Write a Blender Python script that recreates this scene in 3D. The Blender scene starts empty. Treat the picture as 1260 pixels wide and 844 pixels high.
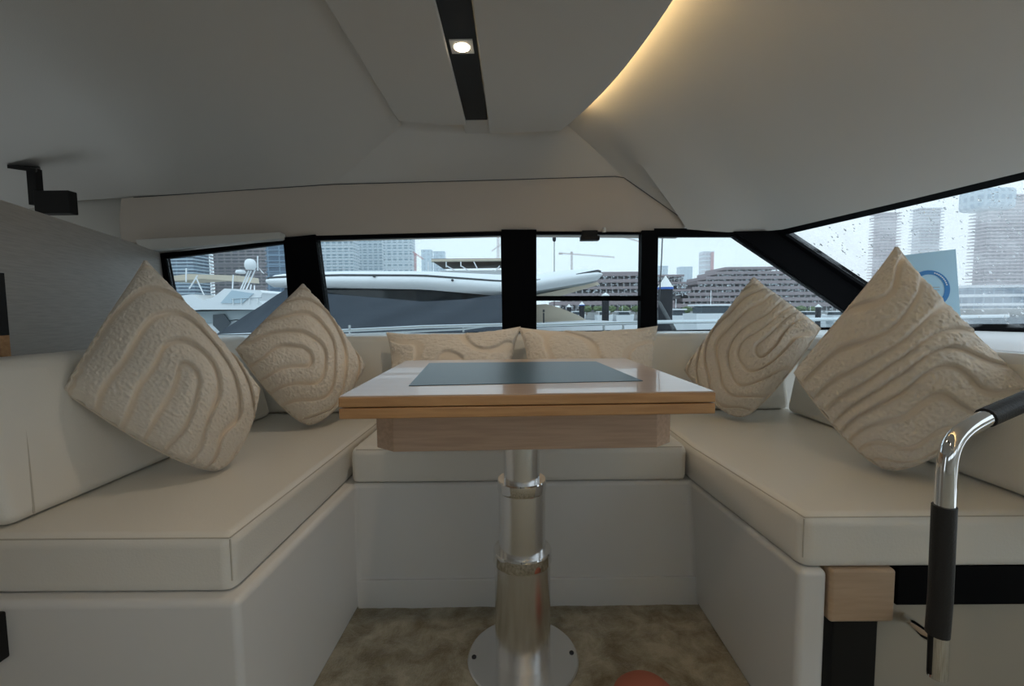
import bpy, bmesh, math, random
from mathutils import Vector, Matrix, noise
random.seed(7)
PI = math.pi
scene = bpy.context.scene
COL = scene.collection

# ------------------------------------------------------------------ camera
H = 0.82; F = 560.0; VX, VY, ROLL = 632.0, 383.0, 0.5
_p = math.atan((422 - VY) / F); _y = math.atan((VX - 630) / F); _r = math.radians(ROLL)
FWD = Vector((-math.sin(_y) * math.cos(_p), math.cos(_y) * math.cos(_p), -math.sin(_p)))
_rt = FWD.cross(Vector((0, 0, 1))).normalized(); _up = _rt.cross(FWD)
RT = _rt * math.cos(_r) - _up * math.sin(_r); UP = _up * math.cos(_r) + _rt * math.sin(_r)
CAM = Vector((0, 0, H))
cd = bpy.data.cameras.new('camera'); cam = bpy.data.objects.new('camera', cd); COL.objects.link(cam)
cd.sensor_width = 36.0; cd.lens = 36.0 * F / 1260.0; cd.clip_start = 0.02; cd.clip_end = 4000
cam.matrix_world = Matrix.Translation(CAM) @ Matrix((RT, UP, -FWD)).transposed().to_4x4()
scene.camera = cam

# ------------------------------------------------------------------ world / exposure
w = bpy.data.worlds.new('overcast_sky'); scene.world = w; w.use_nodes = True
nt = w.node_tree; nt.nodes.clear()
wo = nt.nodes.new('ShaderNodeOutputWorld'); bg = nt.nodes.new('ShaderNodeBackground')
tc = nt.nodes.new('ShaderNodeTexCoord'); sx = nt.nodes.new('ShaderNodeSeparateXYZ'); cr = nt.nodes.new('ShaderNodeValToRGB')
nt.links.new(tc.outputs['Generated'], sx.inputs[0]); nt.links.new(sx.outputs['Z'], cr.inputs['Fac'])
cr.color_ramp.elements[0].position = 0.0; cr.color_ramp.elements[0].color = (0.76, 0.86, 0.92, 1)
cr.color_ramp.elements[1].position = 0.5; cr.color_ramp.elements[1].color = (0.72, 0.84, 0.93, 1)
nt.links.new(cr.outputs[0], bg.inputs['Color']); bg.inputs['Strength'].default_value = 1.35
nt.links.new(bg.outputs[0], wo.inputs['Surface'])
vs = scene.view_settings
vs.view_transform = 'Standard'; vs.look = 'None'; vs.gamma = 1.0; vs.use_curve_mapping = False; vs.exposure = 0.12
scene.cycles.volume_bounces = 4
DOWNLIGHT_W = 5.0; COVE = 32.0

# ------------------------------------------------------------------ pixel helpers
def ray(x, y): return FWD + RT * ((x - 630) / F) - UP * ((y - 422) / F)
def az(x, y, z): d = ray(x, y); return CAM + d * ((z - H) / d.z)
def ay(x, y, Y): d = ray(x, y); return CAM + d * (Y / d.y)
def ax(x, y, X): d = ray(x, y); return CAM + d * (X / d.x)
def apl(x, y, p0, n): d = ray(x, y); return CAM + d * ((p0 - CAM).dot(n) / d.dot(n))

# ------------------------------------------------------------------ materials
def mat(name, col, rough=0.5, metal=0.0, bump=0.0, bscale=50.0, col2=None, cscale=6.0, stretch=(1, 1, 1), coat=0.0, emit=None, estr=0.0, spec=0.5, sheen=0.0):
    m = bpy.data.materials.new(name); m.use_nodes = True
    t = m.node_tree; b = t.nodes['Principled BSDF']
    b.inputs['Base Color'].default_value = (*col, 1); b.inputs['Roughness'].default_value = rough
    b.inputs['Metallic'].default_value = metal; b.inputs['Coat Weight'].default_value = coat
    b.inputs['Specular IOR Level'].default_value = spec; b.inputs['Sheen Weight'].default_value = sheen
    tcn = t.nodes.new('ShaderNodeTexCoord'); mp = t.nodes.new('ShaderNodeMapping'); mp.inputs['Scale'].default_value = stretch
    t.links.new(tcn.outputs['Object'], mp.inputs[0])
    if col2 is not None:
        n = t.nodes.new('ShaderNodeTexNoise'); n.inputs['Scale'].default_value = cscale; n.inputs['Detail'].default_value = 5
        t.links.new(mp.outputs[0], n.inputs['Vector'])
        r = t.nodes.new('ShaderNodeValToRGB'); r.color_ramp.elements[0].position = 0.35; r.color_ramp.elements[1].position = 0.65
        r.color_ramp.elements[0].color = (*col, 1); r.color_ramp.elements[1].color = (*col2, 1)
        t.links.new(n.outputs['Fac'], r.inputs['Fac']); t.links.new(r.outputs[0], b.inputs['Base Color'])
    if bump > 0:
        n2 = t.nodes.new('ShaderNodeTexNoise'); n2.inputs['Scale'].default_value = bscale; n2.inputs['Detail'].default_value = 3
        t.links.new(mp.outputs[0], n2.inputs['Vector'])
        bp = t.nodes.new('ShaderNodeBump'); bp.inputs['Strength'].default_value = bump; bp.inputs['Distance'].default_value = 0.004
        t.links.new(n2.outputs['Fac'], bp.inputs['Height']); t.links.new(bp.outputs[0], b.inputs['Normal'])
    if emit is not None:
        b.inputs['Emission Color'].default_value = (*emit, 1); b.inputs['Emission Strength'].default_value = estr
    return m

M = {}
M['leather'] = mat('cream_leather', (0.82, 0.795, 0.735), 0.4, bump=0.12, bscale=260)
M['leather_seam'] = mat('leather_seam', (0.56, 0.52, 0.45), 0.7)
M['gelcoat'] = mat('white_gelcoat', (0.79, 0.785, 0.77), 0.25)
M['headliner'] = mat('headliner_fabric', (0.56, 0.54, 0.51), 0.85, bump=0.1, bscale=300)
M['valance'] = mat('valance_leather', (0.57, 0.5, 0.435), 0.6, bump=0.1, bscale=220)
M['lining'] = mat('white_lining', (0.66, 0.64, 0.6), 0.6)
M['oak'] = mat('oak_edge', (0.58, 0.33, 0.15), 0.35, col2=(0.46, 0.24, 0.1), cscale=9, stretch=(1, 14, 14), coat=0.2)
M['oak_pale'] = mat('pale_oak', (0.6, 0.42, 0.3), 0.33, col2=(0.5, 0.34, 0.24), cscale=8, stretch=(1, 18, 18), coat=0.25)
M['oak_top'] = mat('satin_oak_top', (0.6, 0.46, 0.37), 0.28, col2=(0.54, 0.4, 0.31), cscale=7, stretch=(1, 16, 16), coat=0.35)
M['inlay'] = mat('slate_inlay', (0.045, 0.105, 0.155), 0.36, bump=0.1, bscale=400)
M['steel'] = mat('brushed_steel', (0.84, 0.84, 0.84), 0.24, 1.0, bump=0.05, bscale=40, stretch=(1, 1, 30))
M['chrome'] = mat('polished_chrome', (0.82, 0.82, 0.82), 0.08, 1.0)
M['black'] = mat('black_frame', (0.003, 0.003, 0.004), 0.6, spec=0.06)
M['blackmatte'] = mat('black_satin', (0.008, 0.0075, 0.0075), 0.5, spec=0.3)
M['blackleather'] = mat('black_leather', (0.015, 0.014, 0.014), 0.5, bump=0.2, bscale=300)
M['laminate'] = mat('grey_oak_laminate', (0.47, 0.43, 0.385), 0.5, col2=(0.4, 0.36, 0.32), cscale=5, stretch=(3, 3, 60), bump=0.08, bscale=30)
M['taupe'] = mat('taupe_panel', (0.42, 0.38, 0.31), 0.5)
M['beigewood'] = mat('beige_wood', (0.58, 0.43, 0.3), 0.4, col2=(0.52, 0.37, 0.25), cscale=6, stretch=(2, 2, 20))
M['pink'] = mat('salmon', (0.5, 0.17, 0.11), 0.9)
M['card'] = mat('pale_blue_card', (0.42, 0.66, 0.82), 0.45)
M['cardblue'] = mat('print_blue', (0.03, 0.21, 0.52), 0.5)
M['pages'] = mat('paper_pages', (0.85, 0.86, 0.86), 0.7)

def carpet_mat():
    m = mat('olive_carpet', (0.16, 0.13, 0.085), 0.95, sheen=0.4)
    t = m.node_tree; b = t.nodes['Principled BSDF']; tcn = t.nodes['Texture Coordinate']
    n = t.nodes.new('ShaderNodeTexNoise'); n.inputs['Scale'].default_value = 14; n.inputs['Detail'].default_value = 9; n.inputs['Roughness'].default_value = 0.68; n.inputs['Distortion'].default_value = 0.35
    t.links.new(tcn.outputs['Object'], n.inputs['Vector'])
    r = t.nodes.new('ShaderNodeValToRGB'); e = r.color_ramp.elements
    e[0].position = 0.36; e[0].color = (0.21, 0.172, 0.1, 1); e[1].position = 0.64; e[1].color = (0.5, 0.46, 0.35, 1)
    t.links.new(n.outputs['Fac'], r.inputs[0]); t.links.new(r.outputs[0], b.inputs['Base Color'])
    n2 = t.nodes.new('ShaderNodeTexNoise'); n2.inputs['Scale'].default_value = 240; n2.inputs['Detail'].default_value = 3
    t.links.new(tcn.outputs['Object'], n2.inputs['Vector'])
    bp = t.nodes.new('ShaderNodeBump'); bp.inputs['Strength'].default_value = 0.6; bp.inputs['Distance'].default_value = 0.005
    t.links.new(n2.outputs['Fac'], bp.inputs['Height']); t.links.new(bp.outputs[0], b.inputs['Normal'])
    return m
M['carpet'] = carpet_mat()

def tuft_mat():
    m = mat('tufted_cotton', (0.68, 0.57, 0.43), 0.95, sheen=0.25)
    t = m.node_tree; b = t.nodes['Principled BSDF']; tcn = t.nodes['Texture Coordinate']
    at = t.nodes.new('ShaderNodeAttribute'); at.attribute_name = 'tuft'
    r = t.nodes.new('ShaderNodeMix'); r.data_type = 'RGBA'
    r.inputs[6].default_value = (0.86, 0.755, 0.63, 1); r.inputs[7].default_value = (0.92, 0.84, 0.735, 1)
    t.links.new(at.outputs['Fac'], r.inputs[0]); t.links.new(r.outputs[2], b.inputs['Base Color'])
    n2 = t.nodes.new('ShaderNodeTexNoise'); n2.inputs['Scale'].default_value = 170; n2.inputs['Detail'].default_value = 4; n2.inputs['Roughness'].default_value = 0.7
    t.links.new(tcn.outputs['Object'], n2.inputs['Vector'])
    bp = t.nodes.new('ShaderNodeBump'); bp.inputs['Distance'].default_value = 0.008
    mm = t.nodes.new('ShaderNodeMath'); mm.operation = 'MULTIPLY_ADD'; mm.inputs[1].default_value = 0.42; mm.inputs[2].default_value = 0.08
    t.links.new(at.outputs['Fac'], mm.inputs[0]); t.links.new(mm.outputs[0], bp.inputs['Strength'])
    t.links.new(n2.outputs['Fac'], bp.inputs['Height']); t.links.new(bp.outputs[0], b.inputs['Normal'])
    return m
M['tuft'] = tuft_mat()
M['plaincotton'] = mat('plain_cotton', (0.8, 0.71, 0.6), 0.9, bump=0.3, bscale=350)

def glass_mat(name, tint, refl=0.6, wet=False):
    m = bpy.data.materials.new(name); m.use_nodes = True; t = m.node_tree; t.nodes.clear()
    o = t.nodes.new('ShaderNodeOutputMaterial'); tr = t.nodes.new('ShaderNodeBsdfTransparent'); tr.inputs[0].default_value = (*tint, 1)
    gl = t.nodes.new('ShaderNodeBsdfGlossy'); gl.inputs['Roughness'].default_value = 0.02
    fr = t.nodes.new('ShaderNodeFresnel'); fr.inputs[0].default_value = 1.45
    mu = t.nodes.new('ShaderNodeMath'); mu.operation = 'MULTIPLY'; mu.inputs[1].default_value = refl
    mx = t.nodes.new('ShaderNodeMixShader')
    t.links.new(fr.outputs[0], mu.inputs[0]); t.links.new(mu.outputs[0], mx.inputs[0]); t.links.new(tr.outputs[0], mx.inputs[1]); t.links.new(gl.outputs[0], mx.inputs[2])
    last = mx
    if wet:
        tcn = t.nodes.new('ShaderNodeTexCoord')
        n = t.nodes.new('ShaderNodeTexNoise'); n.inputs['Scale'].default_value = 5.5; n.inputs['Detail'].default_value = 7; n.inputs['Roughness'].default_value = 0.62
        t.links.new(tcn.outputs['Object'], n.inputs['Vector'])
        r = t.nodes.new('ShaderNodeValToRGB'); r.color_ramp.elements[0].position = 0.5; r.color_ramp.elements[1].position = 0.64
        r.color_ramp.elements[0].color = (0.0, 0.0, 0.0, 1); r.color_ramp.elements[1].color = (0.13, 0.13, 0.13, 1)
        t.links.new(n.outputs['Fac'], r.inputs[0])
        tl = t.nodes.new('ShaderNodeBsdfTranslucent'); tl.inputs[0].default_value = (0.9, 0.93, 0.95, 1)
        mx2 = t.nodes.new('ShaderNodeMixShader')
        t.links.new(r.outputs[0], mx2.inputs[0]); t.links.new(mx.outputs[0], mx2.inputs[1]); t.links.new(tl.outputs[0], mx2.inputs[2]); last = mx2
    t.links.new(last.outputs[0], o.inputs['Surface'])
    return m
M['glass'] = glass_mat('window_glass', (0.9, 0.95, 0.97))
M['wetglass'] = glass_mat('rain_wet_glass', (0.97, 0.99, 1.0), 0.12, True)

# outdoors
M['boatwhite'] = mat('boat_gelcoat', (0.86, 0.88, 0.9), 0.3)
M['boatgrey'] = mat('boat_underside', (0.36, 0.41, 0.43), 0.5)
M['canvas'] = mat('navy_grey_canvas', (0.05, 0.062, 0.08), 0.8, bump=0.4, bscale=3)
M['tint'] = mat('tinted_boat_glass', (0.03, 0.045, 0.06), 0.08)
M['beige'] = mat('beige_deck', (0.62, 0.54, 0.43), 0.7)
M['brown'] = mat('brown_awning', (0.3, 0.24, 0.2), 0.8)
M['railsteel'] = mat('rail_steel', (0.62, 0.66, 0.68), 0.22, 1.0)
M['rubber'] = mat('rubber_strake', (0.06, 0.065, 0.07), 0.6)
M['water'] = mat('harbour_water', (0.1, 0.14, 0.16), 0.12, bump=0.6, bscale=1.5)
M['quay'] = mat('quay_concrete', (0.42, 0.42, 0.42), 0.8)
M['pile'] = mat('dark_pile', (0.035, 0.036, 0.042), 0.8, spec=0.2)
M['pilewhite'] = mat('pile_cap', (0.85, 0.85, 0.83), 0.5)
M['pileblue'] = mat('pile_ring', (0.04, 0.14, 0.5), 0.5)
M['crane'] = mat('crane_steel', (0.55, 0.45, 0.42), 0.6)
M['cranered'] = mat('crane_red', (0.5, 0.13, 0.12), 0.6)
M['treegreen'] = mat('tree_leaves', (0.16, 0.21, 0.1), 0.9, col2=(0.1, 0.14, 0.06), cscale=3)
M['slab'] = mat('concrete_slab', (0.5, 0.5, 0.52), 0.8)
M['slabpale'] = mat('pale_slab', (0.72, 0.76, 0.8), 0.7)
M['slabpink'] = mat('pinkish_slab', (0.6, 0.53, 0.56), 0.8)
M['slabbrown'] = mat('brown_slab', (0.33, 0.27, 0.28), 0.8)

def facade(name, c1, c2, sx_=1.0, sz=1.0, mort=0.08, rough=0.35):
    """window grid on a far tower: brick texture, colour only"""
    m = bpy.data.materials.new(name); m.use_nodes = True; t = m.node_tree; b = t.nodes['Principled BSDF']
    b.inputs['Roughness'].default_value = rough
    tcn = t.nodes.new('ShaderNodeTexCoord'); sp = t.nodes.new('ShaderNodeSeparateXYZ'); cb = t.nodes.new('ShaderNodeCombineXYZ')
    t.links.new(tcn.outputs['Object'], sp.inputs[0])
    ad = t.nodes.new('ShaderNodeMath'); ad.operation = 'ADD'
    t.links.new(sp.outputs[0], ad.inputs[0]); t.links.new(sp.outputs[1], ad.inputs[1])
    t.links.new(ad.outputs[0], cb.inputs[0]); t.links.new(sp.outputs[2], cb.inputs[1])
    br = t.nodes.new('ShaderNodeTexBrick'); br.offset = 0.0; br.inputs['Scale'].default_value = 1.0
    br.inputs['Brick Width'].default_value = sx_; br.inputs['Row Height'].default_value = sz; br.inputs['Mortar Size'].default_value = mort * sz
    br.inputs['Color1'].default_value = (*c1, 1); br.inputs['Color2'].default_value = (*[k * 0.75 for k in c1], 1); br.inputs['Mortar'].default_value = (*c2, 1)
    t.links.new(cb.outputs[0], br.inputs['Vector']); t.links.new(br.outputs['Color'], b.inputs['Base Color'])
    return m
M['f_blue'] = facade('facade_dark_blue', (0.05, 0.11, 0.19), (0.16, 0.26, 0.36), 4, 3.2)
M['f_brown'] = facade('facade_brown', (0.1, 0.095, 0.11), (0.26, 0.23, 0.23), 3, 3.2, 0.14)
M['f_pale'] = facade('facade_pale_blue', (0.2, 0.33, 0.42), (0.55, 0.64, 0.68), 3.0, 3.2, 0.2)
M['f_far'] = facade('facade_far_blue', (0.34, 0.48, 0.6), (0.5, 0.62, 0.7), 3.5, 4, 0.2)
M['f_site'] = facade('facade_building_site', (0.1, 0.09, 0.11), (0.4, 0.38, 0.4), 2.2, 1.9, 0.2, 0.8)
M['f_grey'] = facade('facade_grey_concrete', (0.44, 0.42, 0.47), (0.62, 0.58, 0.62), 3, 3, 0.25)

# ------------------------------------------------------------------ mesh helpers
class MB:
    def __init__(s): s.v = []; s.f = []
    def add(s, vs_, fs): o = len(s.v); s.v += [Vector(v) for v in vs_]; s.f += [tuple(i + o for i in f) for f in fs]; return s
    def box(s, x0, x1, y0, y1, z0, z1):
        return s.add([(x, y, z) for z in (z0, z1) for y in (y0, y1) for x in (x0, x1)], [(0, 2, 3, 1), (4, 5, 7, 6), (0, 1, 5, 4), (2, 6, 7, 3), (0, 4, 6, 2), (1, 3, 7, 5)])
    def prism(s, bot, top):
        n = len(bot); return s.add(list(bot) + list(top), [tuple(range(n))[::-1], tuple(range(n, 2 * n))] + [(i, (i + 1) % n, n + (i + 1) % n, n + i) for i in range(n)])
    def plan(s, poly, z0, z1): return s.prism([(x, y, z0) for x, y in poly], [(x, y, z1) for x, y in poly])
    def ext(s, pts, d): d = Vector(d); return s.prism([Vector(p) for p in pts], [Vector(p) + d for p in pts])
    def tube(s, pts, r, n=12, cap=True):
        pts = [Vector(p) for p in pts]; rs = r if isinstance(r, (list, tuple)) else [r] * len(pts); rings = []; prev = None
        for i, p in enumerate(pts):
            t = (pts[min(i + 1, len(pts) - 1)] - pts[max(i - 1, 0)]).normalized()
            if prev is None: a = t.orthogonal().normalized()
            else: a = (prev - t * prev.dot(t)).normalized()
            prev = a; b = t.cross(a)
            rings.append([p + (a * math.cos(2 * PI * k / n) + b * math.sin(2 * PI * k / n)) * rs[i] for k in range(n)])
        fs = [(i * n + k, i * n + (k + 1) % n, (i + 1) * n + (k + 1) % n, (i + 1) * n + k) for i in range(len(pts) - 1) for k in range(n)]
        if cap: fs += [tuple(range(n))[::-1], tuple(range((len(pts) - 1) * n, len(pts) * n))]
        return s.add([v for r_ in rings for v in r_], fs)
    def lathe(s, c, prof, n=40):
        vs_ = [(c[0] + r * math.cos(2 * PI * k / n), c[1] + r * math.sin(2 * PI * k / n), c[2] + z) for r, z in prof for k in range(n)]
        fs = [(i * n + k, i * n + (k + 1) % n, (i + 1) * n + (k + 1) % n, (i + 1) * n + k) for i in range(len(prof) - 1) for k in range(n)]
        fs += [tuple(range(n))[::-1], tuple(range((len(prof) - 1) * n, len(prof) * n))]
        return s.add(vs_, fs)
    def grid(s, rows):
        m = len(rows[0]); return s.add([p for r in rows for p in r], [(i * m + j, i * m + j + 1, (i + 1) * m + j + 1, (i + 1) * m + j) for i in range(len(rows) - 1) for j in range(m - 1)])
    def build(s, name, m, parent=None, smooth=False, bevel=0.0, seg=3, org=None, ang=40):
        me = bpy.data.meshes.new(name); o_ = Vector(org) if org is not None else Vector((0, 0, 0))
        me.from_pydata([v - o_ for v in s.v], [], s.f)
        bm = bmesh.new(); bm.from_mesh(me); bmesh.ops.recalc_face_normals(bm, faces=bm.faces)
        if bevel > 0:
            es = [e for e in bm.edges if len(e.link_faces) == 2 and e.calc_face_angle(0) > math.radians(20)]
            bmesh.ops.bevel(bm, geom=es, offset=bevel, segments=seg, profile=0.5, affect='EDGES', clamp_overlap=True)
        bm.to_mesh(me); bm.free()
        if smooth or bevel > 0:
            me.shade_smooth()
            try: me.set_sharp_from_angle(angle=math.radians(ang))
            except Exception: pass
        me.materials.append(m if not isinstance(m, str) else M[m])
        ob = bpy.data.objects.new(name, me); COL.objects.link(ob)
        if org is not None and parent is None: ob.location = o_
        if parent is not None: ob.parent = parent
        if bevel > 0:
            wn = ob.modifiers.new('wn', 'WEIGHTED_NORMAL'); wn.keep_sharp = True
        return ob
def tag(o, label, cat, group=None):
    o['label'] = label; o['category'] = cat
    if group: o['group'] = group
    return o
def struct(o): o['kind'] = 'structure'; return o
def thing(name, label, cat, loc=(0, 0, 0), group=None):
    o = bpy.data.objects.new(name, None); COL.objects.link(o); o.location = loc; o.empty_display_size = 0.05
    return tag(o, label, cat, group)
def part(mb, name, m, root, **k):
    """mesh given in world coordinates, child of an unrotated root"""
    mb.v = [v - root.location for v in mb.v]
    return mb.build(name, m, root, **k)
def sub(mb, name, m, parent, root, **k):
    mb.v = [v - root.location for v in mb.v]
    return mb.build(name, m, parent, **k)
def lerp(a, b, t): return a + (b - a) * t
def resample(pl, n):
    pl = [Vector(p) for p in pl]; L = [0]
    for i in range(1, len(pl)): L.append(L[-1] + (pl[i] - pl[i - 1]).length)
    out = []
    for k in range(n):
        d = L[-1] * k / (n - 1); i = 1
        while i < len(pl) - 1 and L[i] < d: i += 1
        out.append(pl[i - 1].lerp(pl[i], (d - L[i - 1]) / max(L[i] - L[i - 1], 1e-9)))
    return out
def idxres(pl, n):
    pl = [Vector(p) for p in pl]; out = []
    for k in range(n):
        f_ = k / (n - 1) * (len(pl) - 1); i = min(int(f_), len(pl) - 2); out.append(pl[i].lerp(pl[i + 1], f_ - i))
    return out
def smoothline(pl, n, it=6):
    p = resample(pl, n)
    for _ in range(it): p = [p[0]] + [(p[i - 1] + p[i] * 2 + p[i + 1]) / 4 for i in range(1, n - 1)] + [p[-1]]
    return p

# ================================================================== ROOM SHELL
# floor (carpet) with slightly uneven pile
mb = MB(); nx, ny = 60, 70
mb.grid([[Vector((lerp(-2.6, 2.2, i / nx), lerp(-1.9, 1.24, j / ny), 0)) for i in range(nx + 1)] for j in range(ny + 1)])
struct(mb.build('floor', 'carpet', smooth=True))
# visible stretch of plush pile between the benches
mb = MB(); nx, ny = 120, 90
rows = []
for j in range(ny + 1):
    r = []
    for i in range(nx + 1):
        x = lerp(-0.47, 0.53, i / nx); y = lerp(0.45, 1.23, j / ny)
        ed = min(1.0, 12 * min(i / nx, 1 - i / nx), 12 * (1 - j / ny)); r.append(Vector((x, y, 0.004 + ed * 0.006 * noise.noise((x * 16, y * 16, 1)) + ed * 0.004 * noise.noise((x * 60, y * 60, 4)))))
    rows.append(r)
mb.grid(rows); rug = mb.build('carpet_pile', 'carpet', smooth=True); rug['kind'] = 'structure'; rug.parent = bpy.data.objects['floor']

# --- side window wall
WP0 = Vector((0, 2.0, 0.728)); WN = Vector((0, -1, -0.17)).normalized()
def wp(x, y): return apl(x, y, WP0, WN)
OUT = Vector((0, 0.03, 0.0))
def plate(px, name, m, d=OUT, off=0.0, parent=None, bevel=0.0):
    mb = MB(); mb.ext([wp(*p) + Vector((0, off, 0)) for p in px], d); return mb.build(name, m, parent, bevel=bevel)
def ring(outer, inner, name, m, d, P=None, parent=None):
    P = P or wp; n = len(outer); mb = MB(); a = [P(*p) for p in outer]; b = [P(*p) for p in inner]
    for i in range(n):
        j = (i + 1) % n; mb.prism([a[i], a[j], b[j], b[i]], [a[i] + d, a[j] + d, b[j] + d, b[i] + d])
    return mb.build(name, m, parent)
def window(idx, outer, inner, P=None, d=OUT, glass='glass'):
    P = P or wp
    f = struct(ring(outer, inner, 'window_%d' % idx, 'black', d, P))
    mb = MB(); mb.ext([P(*p) + d * 0.4 for p in inner], d * 0.15); g = mb.build('pane', glass, f); return f
window(1, [(193, 312), (353, 295), (364, 414), (215, 416)], [(203, 318), (351, 299), (360, 411), (222, 412)])
window(2, [(385, 290), (620, 285), (622, 411), (402, 415)], [(390, 295), (616, 289), (618, 408), (406, 412)])
window(3, [(655, 285), (792, 286), (792, 409), (656, 411)], [(659, 288), (790, 288), (790, 406), (660, 408)])
window(4, [(805, 281), (908, 281), (1085, 406), (806, 410)], [(808, 291), (903, 291), (1068, 402), (809, 407)])
f3 = bpy.data.objects['window_3']; plate([(658, 364), (791, 364), (791, 370), (658, 370)], 'mullion', 'black', Vector((0, 0.02, 0)), 0.0, f3)
struct(plate([(350, 293), (389, 289), (406, 416), (360, 416)], 'trim_1', 'black', Vector((0, 0.05, 0)), -0.012))
struct(plate([(617, 283), (660, 283), (660, 412), (618, 412)], 'trim_2', 'black', Vector((0, 0.05, 0)), -0.012))
struct(plate([(789, 284), (809, 284), (807, 411), (787, 411)], 'trim_3', 'black', Vector((0, 0.05, 0)), -0.012))
# --- windscreen on the right
A_T = wp(950, 286); A_B = ay(1128, 408, 2.0); WS_R = ay(1262, 216, 1.22)
SN = (A_B - A_T).cross(WS_R - A_T).normalized()
if SN.x > 0: SN = -SN
def sp_(x, y): return apl(x, y, A_T, SN)
WSD = -SN * 0.03
# A pillar
mb = MB(); mb.ext([wp(900, 285), wp(955, 284), A_B + Vector((0.03, 0, -0.02)), wp(1076, 411)], Vector((0.02, 0.06, 0)))
mb.v = [v + Vector((0, -0.012, 0)) for v in mb.v]
struct(mb.build('trim_4', 'black', bevel=0.006))
window(5, [(947, 284), (1262, 212), (1400, 180), (1400, 418), (1262, 414), (1136, 410)], [(966, 289), (1262, 221), (1396, 192), (1396, 412), (1262, 407), (1142, 406)], sp_, WSD, 'wetglass')
# rain drops clinging to the windscreen
rd = random.Random(5); mb = MB(); ws = bpy.data.objects['window_5']
for k in range(520):
    x, y = rd.uniform(1000, 1330), rd.uniform(235, 405)
    if y < 222 + (1262 - x) * 0.235 or (x - 966) < (y - 289) * 1.5: continue
    c_ = sp_(x, y) + SN * 0.001 - WSD * 0.0; r_ = rd.choice((0.0016, 0.002, 0.0026, 0.0036)); e1 = SN.cross(Vector((0, 0, 1))).normalized(); e2 = SN.cross(e1); ln = rd.choice((1, 1, 1.3, 2.6))
    ring_ = [c_ - SN * 0.016 + e1 * math.cos(t_ * PI / 3) * r_ + e2 * math.sin(t_ * PI / 3) * r_ * ln for t_ in range(6)]
    mb.add(ring_ + [c_ - SN * 0.016 - SN * r_ * 0.6], [(t_, (t_ + 1) % 6, 6) for t_ in range(6)])
M['drop'] = mat('water_drop', (0.75, 0.8, 0.83), 0.1); M['drop'].node_tree.nodes['Principled BSDF'].inputs['Transmission Weight'].default_value = 0.9
o = mb.build('rain_drops', 'drop', ws, smooth=True); o['kind'] = 'stuff'
# ledge below the windows, and dash shelf on the right
wr = sp_(1400, 418)
mb = MB(); mb.plan([(-1.9, 1.70), (0.98, 1.70), (1.03, 0.2), (2.3, 0.2), (2.6, 2.06), (-1.9, 2.06)], 0.68, 0.727)
struct(mb.build('trim_5', 'gelcoat', bevel=0.008))
# lower outer walls under the ledge (close the cabin)
mb = MB(); mb.plan([(-1.9, 2.0), (2.6, 2.0), (2.6, 2.06), (-1.9, 2.06)], 0, 0.7); 
pz = [(-2.4, 0.7), (-1.56, 0.7), (-1.52, 1.08), (-0.9, 1.155), (0, 1.17), (1.05, 1.17), (1.05, 1.68), (-2.4, 1.68)]
mb.prism([(x, 1.975, z) for x, z in pz], [(x, 2.03, z) for x, z in pz]); struct(mb.build('wall_back', 'lining'))

# --- valance above the windows
vt = [ay(150, 244, 1.89), ay(165, 243, 1.89), ay(410, 227, 1.88), ay(600, 222, 1.88), ay(765, 217, 1.88), ay(842, 271, 1.93)]
vb = [ay(150, 299, 1.93), ay(165, 298, 1.93), ay(350, 291, 1.93), ay(620, 284, 1.93), ay(765, 285, 1.93), ay(842, 286, 1.935)]
a = resample(vt[:5], 40); b = resample(vb[:5], 40)
mb = MB(); rows = []
for k in range(9):
    t = k / 8; rows.append([a[i].lerp(b[i], t) + Vector((0, -0.012 * math.sin(PI * t), 0)) for i in range(40)] + [vt[4].lerp(vt[5], 0.5).lerp(vb[4].lerp(vb[5], 0.5), t), vt[5].lerp(vb[5], t)])
mb.grid(rows)
mb.grid([rows[-1], [p + Vector((0, 0.1, -0.01)) for p in rows[-1]]])
va = struct(mb.build('trim_6', 'valance', smooth=True))
# pale trim strip under the left end of the valance
mb = MB(); l1 = [wp(178, 297), wp(352, 288)]; l2 = [wp(184, 311), wp(352, 296)]
mb.prism([l1[0], l1[1], l2[1], l2[0]], [p + Vector((0, -0.05, 0)) for p in (l1[0], l1[1], l2[1], l2[0])])
struct(mb.build('trim_7', 'lining', bevel=0.004))
# seam line along the valance top
mb = MB(); mb.tube([p + Vector((0, -0.002, 0)) for p in resample(vt[1:], 60)], 0.0016, 6); o = mb.build('seam', 'rubber', va)

# --- ceiling
ZC = 1.5
ceil_root = None
def cpoly(px, z=ZC): return [az(x, y, z) for x, y in px]
yl = 1.70
mb = MB(); mb.prism([(-0.412, -1.9, ZC), (-0.168, -1.9, ZC), (-0.166, 1.715, ZC), (-0.405, 1.675, ZC)], [(-0.412, -1.9, ZC + 0.03), (-0.168, -1.9, ZC + 0.03), (-0.166, 1.715, ZC + 0.03), (-0.405, 1.675, ZC + 0.03)])
cl = struct(mb.build('ceiling', 'headliner', bevel=0.004))
edge_px = [(690, 161), (722, 136), (760, 97), (795, 52), (830, 0)]
ce = [az(x, y, ZC) for x, y in edge_px] + [Vector((0.385, 0.7, ZC)), Vector((0.40, 0.2, ZC)), Vector((0.40, -1.9, ZC))]
ce = smoothline(ce, 48, 5)
fr = [az(603, 165, ZC), az(650, 163, ZC)]
poly = [Vector((-0.086, -1.9, ZC)), fr[0], fr[1]] + ce
mb = MB(); mb.prism(poly, [p + Vector((0, 0, 0.02)) for p in poly])
o = mb.build('ceiling_panel', 'headliner', cl, bevel=0.003)
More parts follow.
